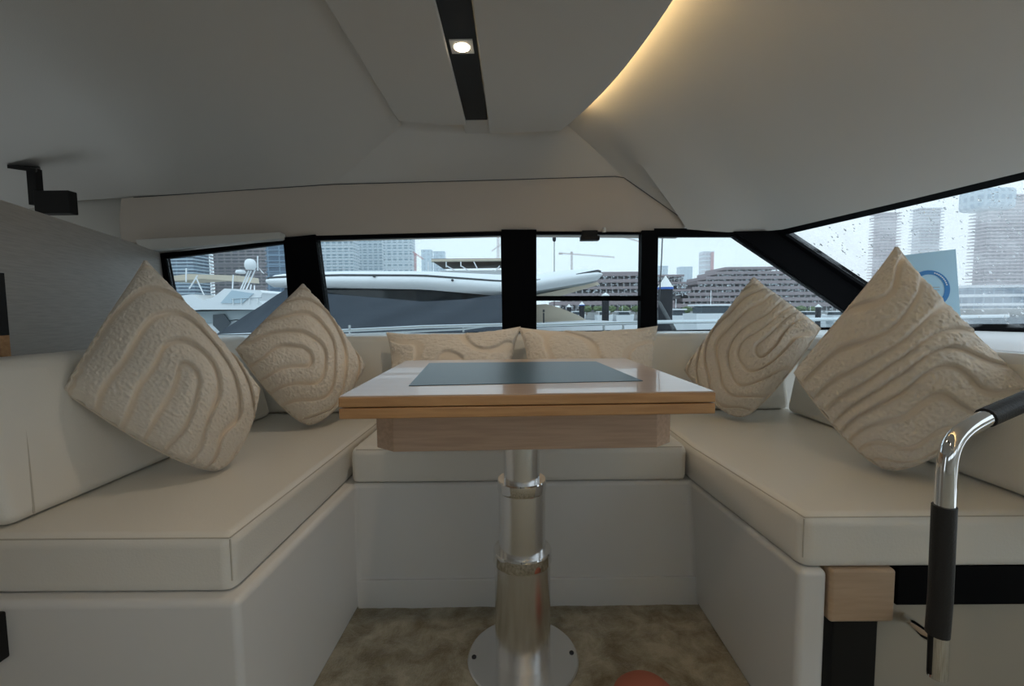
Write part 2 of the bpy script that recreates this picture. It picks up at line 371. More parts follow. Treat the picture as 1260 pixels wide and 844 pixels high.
# black light channel
mb = MB(); mb.box(-0.166, -0.088, -1.9, 1.69, ZC + 0.008, ZC + 0.02)
o = mb.build('light_channel', 'blackmatte', cl)
mb = MB(); mb.box(-0.18, -0.07, 1.692, 1.83, ZC + 0.014, ZC + 0.03); mb.build('end_filler', 'headliner', cl)
# sloped panel between ceiling and valance
s_t = [ay(494, 154, 1.76), ay(560, 154, 1.80), ay(640, 152, 1.84), ay(700, 152, 1.80)]
s_b = vt[2:5]
a = resample(s_t, 24); b = resample([vt[2], vt[3], vt[4]], 24); sp_rows = [[Vector((p.x, 1.55, ZC + 0.034)) for p in a], [Vector((p.x, p.y - 0.02, max(p.z, ZC + 0.03))) for p in a]]
mb = MB(); mb.grid(sp_rows + [[a[i].lerp(b[i], t / 10) + Vector((0, 0.03 * math.sin(PI * t / 10) * math.sin(PI * i / 23), 0)) for i in range(24)] for t in range(11)])
mb.build('slope_panel', 'headliner', cl, smooth=True)
# left vault
n = 60
inn = resample([a[0], Vector((-0.40, 1.66, ZC + 0.018)), Vector((-0.40, 0.4, ZC + 0.018)), Vector((-0.40, -1.9, ZC + 0.018))], n)
outb = smoothline([vt[2], vt[1], ay(100, 246, 1.93), ay(60, 249, 1.99), Vector((-2.2, 1.99, 1.24)), Vector((-2.2, 1.3, 1.23)), Vector((-2.25, -1.9, 1.25))], n, 4)
rows = []
for k in range(25):
    u = k / 24; r = []
    for i in range(n):
        p = inn[i].lerp(outb[i], u); ease = 0.5 * min(1, i / 12); p.z = lerp(inn[i].z, outb[i].z, lerp(u, u ** 2.2, ease)); r.append(p)
    rows.append(r)
mb = MB(); mb.grid(rows); mb.build('left_vault', 'headliner', cl, smooth=True)
# right vault, its inner rim tucked above the cove
cove_in = [p + Vector((-0.06, 0, 0.085)) for p in ce]
inn = resample([a[-1]] + cove_in, n)
wtop = [sp_(960, 283), sp_(1110, 248), sp_(1262, 211), sp_(1400, 178)]
outb = resample([vt[4], vt[5], vb[5] + Vector((0, 0, 0.002)), wp(900, 286), wp(950, 284)] + wtop + [Vector((1.5, -0.2, 1.2)), Vector((1.6, -1.9, 1.2))], n)
rows = []
for k in range(33):
    u = k / 32; r = []
    for i in range(n):
        p = inn[i].lerp(outb[i], u); ease = 0.55 * min(1, i / 14); p.z = lerp(inn[i].z, outb[i].z, lerp(u, u ** 2.0, ease)); r.append(p)
    rows.append(r)
mb = MB(); mb.grid(rows); mb.build('right_vault', 'headliner', cl, smooth=True)
# unseen closing deck above, added to block light leaks at the ceiling joints
mb = MB(); mb.box(-2.4, 1.2, -2.0, 2.03, 1.66, 1.7); mb.build('roof_deck', 'lining', cl)

# --- left partition panel
pa = ay(0, 245, 1.01); pb = ay(196, 311, 1.93)
dirp = (pb - pa); dirp.z = 0; dirp.normalize(); pn = Vector((-dirp.y, dirp.x, 0))
ptop = [pa - dirp * 0.9, pa, ay(163, 298, 1.70), pb + dirp * 0.05]
mb = MB()
lo = [Vector((p.x, p.y, 0.0)) for p in ptop]
mb.prism([ptop[0], ptop[1], ptop[2], ptop[3], lo[3], lo[0]], [p + pn * 0.04 for p in (ptop[0], ptop[1], ptop[2], ptop[3], lo[3], lo[0])])
struct(mb.build('wall_left', 'laminate', bevel=0.003))
# oak locker edge beside the partition
p0, p1 = ay(-14, 413, 0.965), ay(2, 440, 0.965); mb = MB(); mb.box(p0.x, p1.x, 0.965, 0.985, p1.z, p0.z); struct(mb.build('trim_8', 'oak', bevel=0.002))
p0, p1 = ay(-14, 335, 0.965), ay(-1, 413, 0.965); mb = MB(); mb.box(p0.x, p1.x, 0.965, 0.985, p1.z, p0.z); struct(mb.build('trim_9', 'blackmatte'))
# --- cabin behind the camera
mb = MB()
mb.box(-2.3, 2.3, -1.96, -1.9, 0, 0.82); mb.box(-2.3, 2.3, -1.96, -1.9, 1.2, 1.68)
for x0, x1 in ((-2.3, -1.6), (-0.5, -0.35), (0.75, 0.9), (1.7, 2.3)): mb.box(x0, x1, -1.96, -1.9, 0.82, 1.2)
struct(mb.build('wall_front', 'lining'))
mb = MB(); mb.box(-2.36, -2.3, -1.96, -0.85, 0, 1.68); mb.box(-2.36, -2.3, 0.05, 2.06, 0, 1.68); mb.box(-2.36, -2.3, -0.85, 0.05, 1.35, 1.68)
struct(mb.build('wall_aft', 'lining'))
mb = MB(); mb.box(2.3, 2.36, -1.96, 0.2, 0, 0.75); struct(mb.build('wall_right', 'lining'))

# ================================================================== BANQUETTE
bxt = [(-0.985, 0.703), (-0.45, 0.703), (-0.433, 1.203), (0.474, 1.208), (0.506, 0.779), (0.556, 0.779), (0.556, 0.815), (1.2, 0.815), (1.2, 1.96), (-1.2, 1.96), (-1.2, 1.3)]
bxb = [(-0.985, 0.703), (-0.448, 0.703), (-0.437, 1.211), (0.505, 1.217), (0.505, 0.779), (0.556, 0.779), (0.556, 0.815), (1.2, 0.815), (1.2, 1.96), (-1.2, 1.96), (-1.2, 1.3)]
base = thing('banquette_base', 'white moulded U-shaped bench base under the cream seat cushions', 'bench base', (0, 1.2, 0))
mb = MB(); mb.prism([(x, y, 0) for x, y in bxb], [(x, y, 0.356) for x, y in bxt]); part(mb, 'moulding', 'gelcoat', base, bevel=0.012, seg=4)
mb = MB(); mb.prism([(-0.437, 1.203, 0.0), (0.507, 1.211, 0), (0.507, 1.22, 0), (-0.437, 1.22, 0)], [(-0.437, 1.2, 0.085), (0.507, 1.208, 0.085), (0.507, 1.22, 0.085), (-0.437, 1.22, 0.085)])
part(mb, 'kick_strip', 'gelcoat', base, bevel=0.003)
q0 = ay(-16, 752, 0.703); q1 = ay(12, 808, 0.703)
mb = MB(); mb.box(q0.x, q1.x, 0.685, 0.705, q1.z, q0.z); o = part(mb, 'latch', 'blackmatte', base, bevel=0.003); o['label'] = 'dark rectangular locker latch'

def cushion(name, label, poly, z0, z1, r=0.022, seams=(), puff=0.006):
    root = thing(name, label, 'seat cushion', (sum(p[0] for p in poly) / len(poly), sum(p[1] for p in poly) / len(poly), z0))
    mb = MB(); mb.plan(poly, z0, z1); ob = part(mb, 'pad', 'leather', root, bevel=r, seg=5)
    for v_ in ob.data.vertices:                              # soft crown, crisp underside
        t_ = v_.co.z / (z1 - z0)
        if t_ < 0.3: v_.co.z *= t_ / 0.3
    for sm in seams:
        mb = MB(); mb.tube(sm, 0.0013, 6); part(mb, 'seam', 'leather_seam', root)
    return root
ST = 0.455
YL = 0.724; Lp = [(-0.95, YL), (-0.468, YL), (-0.452, 1.71), (-0.95, 1.71)]
zz = ST - 0.003; e = 0.02
cushion('seat_cushion', 'cream leather seat cushion in front of the grey wood panel', Lp, 0.357, ST, seams=[
    [(-0.94, YL + 0.0065, zz - 0.0035), (-0.4755, YL + 0.0065, zz - 0.0035), (-0.4745, YL + 0.008, zz - 0.0035), (-0.4585, 1.7, zz - 0.0035)], [(-0.474, YL + 0.0065, 0.375), (-0.474, YL + 0.0065, zz - 0.006)]])
cushion('seat_cushion', 'cream leather seat cushion along the side windows behind the table', [(-0.446, 1.205), (0.47, 1.21), (0.47, 1.71), (-0.443, 1.71)], 0.357, ST, seams=[[(-0.43, 1.2115, zz - 0.0035), (0.455, 1.2165, zz - 0.0035)]])
YQ = 0.784; Rp = [(0.51, YQ), (1.02, YQ), (1.02, 1.71), (0.476, 1.71), (0.476, 1.21)]
cushion('seat_cushion', 'cream leather seat cushion above the black and wooden step cabinet', Rp, 0.357, ST, seams=[[(0.4825, 1.6, zz - 0.0035), (0.4825, 1.21, zz - 0.0035), (0.5165, YQ + 0.008, zz - 0.0035), (0.5175, YQ + 0.0065, zz - 0.0035), (1.01, YQ + 0.0065, zz - 0.0035)], [(0.516, YQ + 0.0065, 0.375), (0.516, YQ + 0.0065, zz - 0.006)]])

def backrest(label, prof0, prof1, seams=()):
    c = sum((Vector(p) for p in prof0 + prof1), Vector()) / (len(prof0) * 2)
    root = thing('backrest_cushion', label, 'backrest', (c.x, c.y, ST))
    mb = MB(); mb.prism(prof0, prof1); part(mb, 'pad', 'leather', root, bevel=0.025, seg=5)
    for sm in seams:
        mb = MB(); mb.tube(sm, 0.0016, 6); part(mb, 'seam', 'leather_seam', root)
    return root
zt = 0.733
def lprof(y, dy=0.0): return [(-0.86, y, ST + 0.002), (-0.925, y, zt + 0.008), (-1.01, y, zt + 0.008), (-1.01, y, ST + 0.002)]
backrest('cream leather backrest cushion in front of the grey wood panel', lprof(0.745), lprof(1.60), [[(-0.862, 0.79, ST + 0.012), (-0.9215, 0.84, zt - 0.02)]])
backrest('long cream leather backrest cushion under the side windows', [(-0.98, 1.62, ST + 0.002), (-0.98, 1.69, zt), (-0.98, 1.755, zt), (-0.98, 1.755, ST + 0.002)], [(1.0, 1.62, ST + 0.002), (1.0, 1.69, zt), (1.0, 1.755, zt), (1.0, 1.755, ST + 0.002)])
backrest('cream leather backrest cushion below the windscreen shelf', [(0.96, 0.62, ST + 0.002), (1.01, 0.62, zt - 0.006), (1.07, 0.62, zt - 0.006), (1.07, 0.62, ST + 0.002)], [(0.96, 1.6, ST + 0.002), (1.01, 1.6, zt - 0.006), (1.07, 1.6, zt - 0.006), (1.07, 1.6, ST + 0.002)])

# ================================================================== TABLE
T = 0.683; TC = (0.016, 1.018)
tab = thing('dining_table', 'oak folding dining table with slate blue inlay on a telescopic steel column', 'table', (TC[0], TC[1], 0))
c4 = [az(420, 488, T), az(880, 481, T), az(770, 440.5, T), az(497, 443.5, T)]
ctr = sum(c4, Vector()) / 4
ux = ((c4[1] - c4[0]) + (c4[2] - c4[3])).normalized(); uy = Vector((-ux.y, ux.x, 0))
hw = ((c4[1] - c4[0]).length + (c4[2] - c4[3]).length) / 4; hd = ((c4[3] - c4[0]).length + (c4[2] - c4[1]).length) / 4
def tp(a_, b_, z): return Vector((ctr.x, ctr.y, 0)) + ux * a_ + uy * b_ + Vector((0, 0, z))
def tbox(a0, a1, b0, b1, z0, z1):
    m_ = MB(); m_.prism([tp(a0, b0, z0), tp(a1, b0, z0), tp(a1, b1, z0), tp(a0, b1, z0)], [tp(a0, b0, z1), tp(a1, b0, z1), tp(a1, b1, z1), tp(a0, b1, z1)]); return m_
part(tbox(-hw, hw, -hd, hd, T - 0.0385, T - 0.0205), 'lower_leaf', 'oak', tab, bevel=0.002)
up_ = part(tbox(-hw, hw, -hd, hd, T - 0.019, T - 0.002), 'upper_leaf', 'oak', tab, bevel=0.002)
part(tbox(-hw + 0.001, hw - 0.001, -hd + 0.001, hd - 0.001, T - 0.003, T), 'table_surface', 'oak_top', tab, bevel=0.001)
i4 = [az(503, 475, T), az(791, 469, T), az(733, 445, T), az(528, 447, T)]
mb = MB(); mb.prism([p + Vector((0, 0, -0.001)) for p in i4], [p + Vector((0, 0, 0.0012)) for p in i4]); o = part(mb, 'inlay', 'inlay', tab); o['label'] = 'dark slate blue rectangular inlay'
# apron, chamfered in plan
ya = -hd + 0.075
L = -0.262 * hw / 0.318; Rr = 0.243 * hw / 0.318
fl = ay(481, 540, ctr.y + ya).x - ctr.x; fr_ = ay(806, 540, ctr.y + ya).x - ctr.x; L = ay(462, 540, ctr.y + ya + 0.03).x - ctr.x; Rr = ay(823, 540, ctr.y + ya + 0.03).x - ctr.x
ap = [(fl, ya), (fr_, ya), (Rr, ya + 0.03), (Rr, 0.2), (L, 0.2), (L, ya + 0.03)]
mb = MB(); mb.prism([tp(a_, b_, T - 0.118) for a_, b_ in ap], [tp(a_, b_, T - 0.0385) for a_, b_ in ap]); part(mb, 'apron', 'oak_pale', tab, bevel=0.0015)
def lat(prof, name, m, parent=None):
    mb = MB(); mb.lathe((TC[0], TC[1], 0), prof, 48)
    return part(mb, name, m, tab, smooth=True, ang=30) if parent is None else sub(mb, name, m, parent, tab, smooth=True, ang=30)
bp_ = lat([(0.128, 0.0), (0.13, 0.006), (0.13, 0.010), (0.127, 0.013), (0.066, 0.0135)], 'base_plate', 'steel')
for k in range(6):
    an = 2 * PI * k / 6 + 0.05; x, y = TC[0] + 0.115 * math.cos(an), TC[1] + 0.115 * math.sin(an)
    mb = MB(); mb.lathe((x, y, 0.013), [(0.0055, 0), (0.0055, 0.0015), (0.004, 0.003), (0.0025, 0.0022)], 12); sub(mb, 'screw', 'pile', bp_, tab, smooth=True)
lat([(0.0645, 0.012), (0.0645, 0.262)], 'lower_column', 'steel')
lat([(0.0665, 0.245), (0.0675, 0.248), (0.0675, 0.272), (0.0655, 0.275), (0.054, 0.275)], 'lower_collar', 'chrome')
lat([(0.0535, 0.26), (0.0535, 0.425)], 'middle_column', 'steel')
lat([(0.0545, 0.412), (0.0558, 0.415), (0.0558, 0.436), (0.054, 0.439), (0.042, 0.439)], 'upper_collar', 'chrome')
lat([(0.041, 0.43), (0.041, T - 0.117)], 'upper_column', 'steel')

# ================================================================== PILLOWS
def hash_noise(x, y, s): return noise.noise((x, y, s))
def segd(px, py, ax_, ay_, bx_, by_):
    vx, vy = bx_ - ax_, by_ - ay_; t = max(0, min(1, ((px - ax_) * vx + (py - ay_) * vy) / (vx * vx + vy * vy)))
    return math.hypot(px - ax_ - t * vx, py - ay_ - t * vy)
def band(phi, wd=0.78):
    """one tufted ridge: steep crease, broad fuzzy back, flat cloth behind it -> (height, tuft)"""
    ph = phi - math.floor(phi); rise = min(1.0, ph / 0.07); rise = rise * rise * (3 - 2 * rise)
    if ph < wd: fall = 1 - 0.45 * (ph / wd) ** 2
    else: q_ = (ph - wd) / (1 - wd); fall = 0.55 * (1 - q_) ** 1.6
    tf_ = rise * (1.0 if ph < wd else max(0.0, 1 - (ph - wd) / 0.08))
    return rise * fall, tf_
def pat_U(seg, pitch, seed, wob=0.05):
    def f(dx, dy):
        dx2 = dx + wob * noise.noise((dx * 2.2, dy * 2.2, seed)); dy2 = dy + wob * noise.noise((dx * 2.2, dy * 2.2, seed + 9))
        return band(segd(dx2, dy2, *seg) / pitch + 0.35)
    return f
def pat_diag(ang, pitch, seed, wob=0.14):
    def f(dx, dy):
        w1 = wob * noise.noise((dx * 1.7, dy * 1.7, seed)) * 2
        a_ = ang + 0.5 * (-dx)
        return band((dy * math.cos(ang) - dx * math.sin(ang) + w1 + 0.22 * dx * dx) / pitch, 0.75)
    return f
def pat_blot(seed):
    def f(dx, dy): return band(noise.noise((dx * 1.5, dy * 1.5, seed)) * 2.6 + dx * 0.8, 0.65)
    return f
def pillow(label, corners, nrm, half, pat, seed, N=200, k=-0.05, relief=0.017, group=None, blunt=(0, 0, 0.2, 0)):
    Tc, Rc, Bc, Lc = [Vector(c) for c in corners]; cen = (Tc + Rc + Bc + Lc) / 4
    low = min(c.z for c in (Tc, Rc, Bc, Lc))
    root = thing('throw_pillow', label, 'pillow', (cen.x, cen.y, low), group)
    nv = Vector(nrm).normalized()
    def pos(a_, b_):
        a2 = a_ * (1 - k * (1 - b_ * b_) * a_ * a_); b2 = b_ * (1 - k * (1 - a_ * a_) * b_ * b_)
        s = (a2 + 1) / 2; t = (b2 + 1) / 2
        p = (Lc.lerp(Bc, s)).lerp(Tc.lerp(Rc, s), t)
        for bl_, w_ in zip(blunt, ((1 - s) * t, s * t, s * (1 - t), (1 - s) * (1 - t))):
            if bl_ == 0: p = p + (p - cen) * (0.025 * max(0.0, w_) ** 9)
            if bl_: p = p.lerp(cen, bl_ * max(0.0, w_) ** 2.2)
        return p
    def thick(a_, b_): return half * (max(0, (1 - a_ * a_)) * max(0, (1 - b_ * b_))) ** 0.40
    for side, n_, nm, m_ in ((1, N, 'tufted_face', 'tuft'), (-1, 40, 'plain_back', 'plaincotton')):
        vs_, tf = [], []
        for j in range(n_ + 1):
            b_ = math.sin((j / n_ - 0.5) * PI * 0.96) / math.sin(0.48 * PI)
            for i in range(n_ + 1):
                a_ = math.sin((i / n_ - 0.5) * PI * 0.96) / math.sin(0.48 * PI)
                p = pos(a_, b_); th = thick(a_, b_); dx, dy = (a_ + b_) / 2, (b_ - a_) / 2
                wr_ = 0.5 * noise.noise((a_ * 1.6, b_ * 1.6, seed)) * half * 0.22
                if side > 0:
                    h, tu = pat(dx, dy); fall = min(1.0, th / (half * 0.35))
                    fz = noise.noise((a_ * 26, b_ * 26, seed)) * 0.0030 + noise.noise((a_ * 55, b_ * 55, seed + 3)) * 0.0026
                    d_ = th + (wr_ + relief * h + fz * (0.1 + tu)) * (0.25 + 0.75 * fall); tf.append(tu)
                    if fall < 1: p = p + (p - cen).normalized() * 0.004 * noise.noise((a_ * 14, b_ * 14, seed + 5))
                else: d_ = -th + wr_ * 0.3
                vs_.append(p + nv * d_ - root.location)
        m1 = n_ + 1
        fs = [(j * m1 + i, j * m1 + i + 1, (j + 1) * m1 + i + 1, (j + 1) * m1 + i) for j in range(n_) for i in range(n_)]
        me = bpy.data.meshes.new(nm); me.from_pydata(vs_, [], fs)
        if side < 0: me.flip_normals()
        me.shade_smooth()
        if side > 0:
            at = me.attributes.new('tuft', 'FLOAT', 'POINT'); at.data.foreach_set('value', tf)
        me.materials.append(M[m_]); ob = bpy.data.objects.new(nm, me); COL.objects.link(ob); ob.parent = root
    # piping along the rim
    rim = [pos(-1 + 2 * i / 20, 1) for i in range(21)] + [pos(1, 1 - 2 * i / 20) for i in range(1, 21)] + [pos(1 - 2 * i / 20, -1) for i in range(1, 21)] + [pos(-1, -1 + 2 * i / 20) for i in range(1, 21)]
    mb = MB(); mb.tube([p - root.location for p in rim], 0.0035, 6, cap=False); mb.build('piping', 'plaincotton', root, smooth=True)
    return root
def quad_px(px, zb, az_, lean, sg, half=0):
    A_ = math.radians(az_) * sg; L_ = math.radians(lean)
    nn = Vector((math.sin(A_) * math.cos(L_), -math.cos(A_) * math.cos(L_), math.sin(L_)))
    b = az(px[2][0], px[2][1], zb)
    cs = [apl(q_[0], q_[1], b, nn) for q_ in px]; return [cs[0], cs[3], cs[2], cs[1]], nn   # T R B L
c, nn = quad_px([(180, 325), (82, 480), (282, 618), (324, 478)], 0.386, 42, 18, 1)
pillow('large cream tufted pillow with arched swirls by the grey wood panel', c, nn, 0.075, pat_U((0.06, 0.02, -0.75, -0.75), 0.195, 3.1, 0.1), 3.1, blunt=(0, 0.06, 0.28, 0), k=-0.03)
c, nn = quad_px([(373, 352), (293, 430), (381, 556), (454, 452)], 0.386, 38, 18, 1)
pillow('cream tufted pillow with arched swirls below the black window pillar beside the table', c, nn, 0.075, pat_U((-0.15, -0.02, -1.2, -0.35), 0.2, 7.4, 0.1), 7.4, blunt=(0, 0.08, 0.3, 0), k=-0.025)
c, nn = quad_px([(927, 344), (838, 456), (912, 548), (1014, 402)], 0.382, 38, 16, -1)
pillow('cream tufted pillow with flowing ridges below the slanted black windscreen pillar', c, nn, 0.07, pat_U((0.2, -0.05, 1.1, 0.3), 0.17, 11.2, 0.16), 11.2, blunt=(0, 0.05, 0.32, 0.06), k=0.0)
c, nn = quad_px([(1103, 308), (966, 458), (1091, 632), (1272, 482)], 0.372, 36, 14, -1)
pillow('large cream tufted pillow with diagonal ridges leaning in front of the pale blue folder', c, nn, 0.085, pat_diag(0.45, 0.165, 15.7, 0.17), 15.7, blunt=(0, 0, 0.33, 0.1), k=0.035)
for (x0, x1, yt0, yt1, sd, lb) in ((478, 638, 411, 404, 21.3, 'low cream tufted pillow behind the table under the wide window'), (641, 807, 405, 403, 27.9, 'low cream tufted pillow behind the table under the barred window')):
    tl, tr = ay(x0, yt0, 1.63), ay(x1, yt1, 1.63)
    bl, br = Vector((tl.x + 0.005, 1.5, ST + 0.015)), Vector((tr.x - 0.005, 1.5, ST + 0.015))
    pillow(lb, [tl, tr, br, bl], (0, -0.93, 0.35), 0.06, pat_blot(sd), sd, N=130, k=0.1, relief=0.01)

# ================================================================== SMALL INTERIOR THINGS
# downlight in the black channel
dl = thing('downlight', 'small square ceiling downlight glowing in the black channel', 'light', (-0.1275, 1.23, ZC - 0.002))
mb = MB(); x0, x1, y0, y1 = -0.161, -0.094, 1.195, 1.265
mb.box(-0.157, -0.098, 1.2, 1.26, ZC + 0.004, ZC + 0.0075)
part(mb, 'bezel', 'lining', dl)
mb = MB(); n_ = 24
mb.lathe((-0.1275, 1.23, ZC + 0.0025), [(0.019, 0), (0.0195, 0.002)], 32)
M['lamp'] = mat('lamp_lens', (1, 1, 1), 0.3, emit=(1.0, 0.83, 0.6), estr=25)
part(mb, 'lens', 'lamp', dl)
ld = bpy.data.lights.new('downlight_beam', 'SPOT'); ld.energy = DOWNLIGHT_W; ld.color = (1.0, 0.8, 0.58); ld.spot_size = math.radians(110); ld.spot_blend = 0.7; ld.shadow_soft_size = 0.02
lo_ = bpy.data.objects.new('downlight_beam', ld); COL.objects.link(lo_); lo_.parent = dl; lo_.location = (0, 0, -0.004)
# unseen downlights added along the same channel behind the viewer, as warm fill
for yy in (0.2, -0.9):
    fill_dl = thing('downlight', 'unseen square downlight added as warm fill along the black channel', 'light', (-0.1275, yy, ZC - 0.002), 'added fill downlights behind the viewer')
    for ch in list(dl.children):
        c2 = ch.copy(); COL.objects.link(c2); c2.parent = fill_dl
# cove LED strip
M['led'] = mat('warm_led', (1, 0.8, 0.5), 0.5, emit=(1.0, 0.72, 0.34), estr=COVE)
mb = MB(); pth = [p + Vector((-0.018, 0, 0.026)) for p in ce[2:-1]]
pa_, pb_ = pth, [p + Vector((0.0, 0, 0.006)) for p in pth]
mb.tube(pth, 0.004, 6)
tag(mb.build('led_strip', 'led', org=(0.3, 1.0, ZC + 0.03)), 'warm led strip tucked along the curved ceiling edge', 'light strip')
for n_, p in ():
    pass
# black monitor bracket hanging at the left ceiling
Yb = 1.6
br_ = thing('ceiling_bracket', 'black ceiling bracket with a small box behind the grey panel', 'bracket', ay(30, 208, Yb))
pl_ = [ay(9, 207, Yb), ay(22, 205, Yb + 0.08), ay(50, 209, Yb + 0.08), ay(44, 212, Yb)]
mb = MB(); mb.ext(pl_, (0, 0, 0.012)); part(mb, 'mounting_plate', 'blackmatte', br_)
mb = MB(); mb.box(*sorted((ay(25, 215, Yb).x, ay(36, 215, Yb).x)), Yb + 0.02, Yb + 0.045, ay(30, 250, Yb).z, ay(30, 208, Yb).z + 0.01); part(mb, 'stem', 'blackmatte', br_)
mb = MB(); mb.box(ay(36, 232, Yb).x, ay(80, 232, Yb).x, Yb + 0.01, Yb + 0.045, ay(60, 262, Yb).z, ay(60, 233, Yb).z); part(mb, 'box', 'blackmatte', br_, bevel=0.004)
# mirror mount above the barred window
mm_ = thing('camera_mount', 'small black bracket hanging above the barred window', 'bracket', ay(725, 288, 1.93))
mb = MB(); p0, p1 = ay(716, 284, 1.92), ay(735, 291, 1.92); mb.box(p0.x, p1.x, 1.91, 1.935, p1.z, p0.z); part(mb, 'clamp', 'blackmatte', mm_)
mb = MB(); p0, p1 = ay(714, 291, 1.92), ay(737, 296, 1.92); mb.box(p0.x, p1.x, 1.90, 1.94, p1.z, p0.z); part(mb, 'body', 'blackmatte', mm_, bevel=0.002)
mb = MB(); p0 = ay(743, 286, 1.93); mb.tube([p0 + Vector((0, 0, 0.02)), p0], 0.009, 10); o = mb.build('sensor_knob', 'lining', org=p0, smooth=True); tag(o, 'tiny grey knob beside the black bracket above the barred window', 'knob')

# folder on the dash
Yf = 1.42
fb = thing('folder', 'pale blue folder with round blue emblem standing behind the large pillow', 'folder', ay(1150, 408, Yf))
g = [ay(1112, 314, Yf), ay(1176, 306.5, Yf - 0.02), ay(1184, 409, Yf - 0.02), ay(1112, 411, Yf)]
for p in (g[2], g[3]): p.z = 0.7285
u_ = (g[2] - g[3]).normalized(); nrm = (g[1] - g[3]).cross(g[2] - g[3]).normalized()
if nrm.y > 0: nrm = -nrm
mb = MB(); mb.ext(g, -nrm * 0.003); part(mb, 'cover', 'card', fb)
mb = MB(); mb.ext([p - nrm * 0.003 for p in (g[0].lerp(g[1], 0.02), g[1].lerp(g[0], 0.0), g[2], g[3])], -nrm * 0.02); part(mb, 'pages', 'pages', fb)
def onf(px, py, lift=0.0008): return apl(px, py, g[3], nrm) + nrm * lift
def arc_strip(cx, cy, r0x, r1x, r0y, r1y, a0, a1, n_=28):
    m_ = MB(); o1 = []; o2 = []
    for i in range(n_ + 1):
        a_ = math.radians(lerp(a0, a1, i / n_)); o1.append(onf(cx + r0x * math.cos(a_), cy - r0y * math.sin(a_))); o2.append(onf(cx + r1x * math.cos(a_), cy - r1y * math.sin(a_)))
    m_.grid([o1, o2]); return m_
part(arc_strip(1143, 356, 19, 26, 18.5, 23.5, -150, 175), 'emblem_ring', 'cardblue', fb)
part(arc_strip(1143, 378, 14, 18, 12, 15, 60, 120), 'emblem_wave', 'cardblue', fb)
mb = MB(); mb.grid([[onf(1136, 345), onf(1139, 344)], [onf(1137, 350), onf(1140, 350)]]); part(mb, 'emblem_mark', 'cardblue', fb)
for yy in (353, 356.5):
    mb = MB(); mb.grid([[onf(1141, yy), onf(1156, yy)], [onf(1141, yy + 0.8), onf(1156, yy + 0.8)]]); part(mb, 'print_line', 'quay', fb)
# short row of letter ticks on the ring
for k in range(9):
    a_ = math.radians(72 - k * 7); cxp, cyp = 1143 + 22.5 * math.cos(a_), 356 - 21 * math.sin(a_); s_ = 0.9
    mb = MB(); mb.grid([[onf(cxp - s_, cyp - s_, 0.0014), onf(cxp + s_, cyp - s_ * 0.5, 0.0014)], [onf(cxp - s_, cyp + s_ * 0.6, 0.0014), onf(cxp + s_, cyp + s_, 0.0014)]]); part(mb, 'letter', 'pages', fb)

# step cabinet at the right bench end
YC = 0.79
sc = thing('step_cabinet', 'low cabinet of beige wood, black band and taupe panel under the bench end', 'cabinet', (0.8, YC, 0))
def fp(x, y, Y=YC): return ay(x, y, Y)
def fbx(px0, py0, px1, py1, y0, y1, name, m, bevel=0.003):
    p0, p1 = ay(px0, py0, y0), ay(px1, py1, y0); mb = MB(); mb.box(p0.x, p1.x, y0, y1, max(0.0, p1.z), p0.z); return part(mb, name, m, sc, bevel=bevel)
z_top = 0.356
def cbx(px0, px1, z0, z1, y0, y1, name, m, bevel=0.003):
    mb = MB(); mb.box(ay(px0, 740, y0).x, ay(px1, 740, y0).x, y0, y1, z0, z1); return part(mb, name, m, sc, bevel=bevel)
cbx(1026, 1082, 0.0, 0.262, 0.788, 0.814, 'post', 'blackmatte')
cbx(1022, 1102, 0.258, z_top, 0.78, 0.814, 'wood_block', 'beigewood', 0.006)
cbx(1103, 1420, 0.283, z_top, 0.79, 0.814, 'top_band', 'black')
cbx(1078, 1420, 0.0, 0.283, 0.802, 0.814, 'front_panel', 'taupe')
# handrail
YR = 0.66
hr = thing('grab_rail', 'bent chrome grab rail with black leather grips beside the bench end', 'handrail', ay(1153, 833, YR))
def hp(x, y, Y=YR): return ay(x, y, Y)
lowpts = [hp(1153, 832), hp(1157, 740), hp(1161, 650), hp(1164, 590), hp(1166, 565)]
bend = [hp(1169, 550, YR + 0.002), hp(1176, 538, YR + 0.006), hp(1188, 527, YR + 0.012), hp(1203, 519, YR + 0.02)]
upp = [hp(1222, 510, YR + 0.03), hp(1262, 493, YR + 0.05), hp(1330, 464, YR + 0.08)]
mb = MB(); mb.tube(smoothline(lowpts + bend + upp, 60, 2), 0.0125, 16); part(mb, 'tube', 'chrome', hr, smooth=True)
mb = MB(); mb.tube([hp(1153.4, 780), hp(1157, 735), hp(1160.5, 655), hp(1162, 622)], 0.0148, 16); part(mb, 'grip', 'blackleather', hr, smooth=True)
mb = MB(); mb.tube([hp(1213, 514, YR + 0.0255), hp(1222, 510, YR + 0.03), hp(1262, 493, YR + 0.05), hp(1330, 464, YR + 0.08)], 0.0148, 16); part(mb, 'grip', 'blackleather', hr, smooth=True)
mb = MB(); mb.tube([hp(1154, 788), hp(1141, 782, 0.68), hp(1113, 759, 0.806)], 0.0085, 12); part(mb, 'wall_bracket', 'chrome', hr, smooth=True)
mb = MB(); mb.tube([hp(1146, 770, YR), hp(1144, 828, YR)], 0.004, 8); part(mb, 'bracket_pin', 'blackmatte', hr, smooth=True)

# unidentified salmon rounded shape at the carpet's near edge
pc = az(789, 850, 0.02)
mb = MB(); mb.lathe((pc.x, pc.y - 0.03, 0.008), [(0.055, 0), (0.066, 0.012), (0.064, 0.028), (0.05, 0.042), (0.03, 0.05), (0.01, 0.053)], 32)
tag(mb.build('blob', 'pink', org=(pc.x, pc.y - 0.03, 0.008), smooth=True), 'salmon red rounded ball resting low on the carpet beside the table column', 'blob')

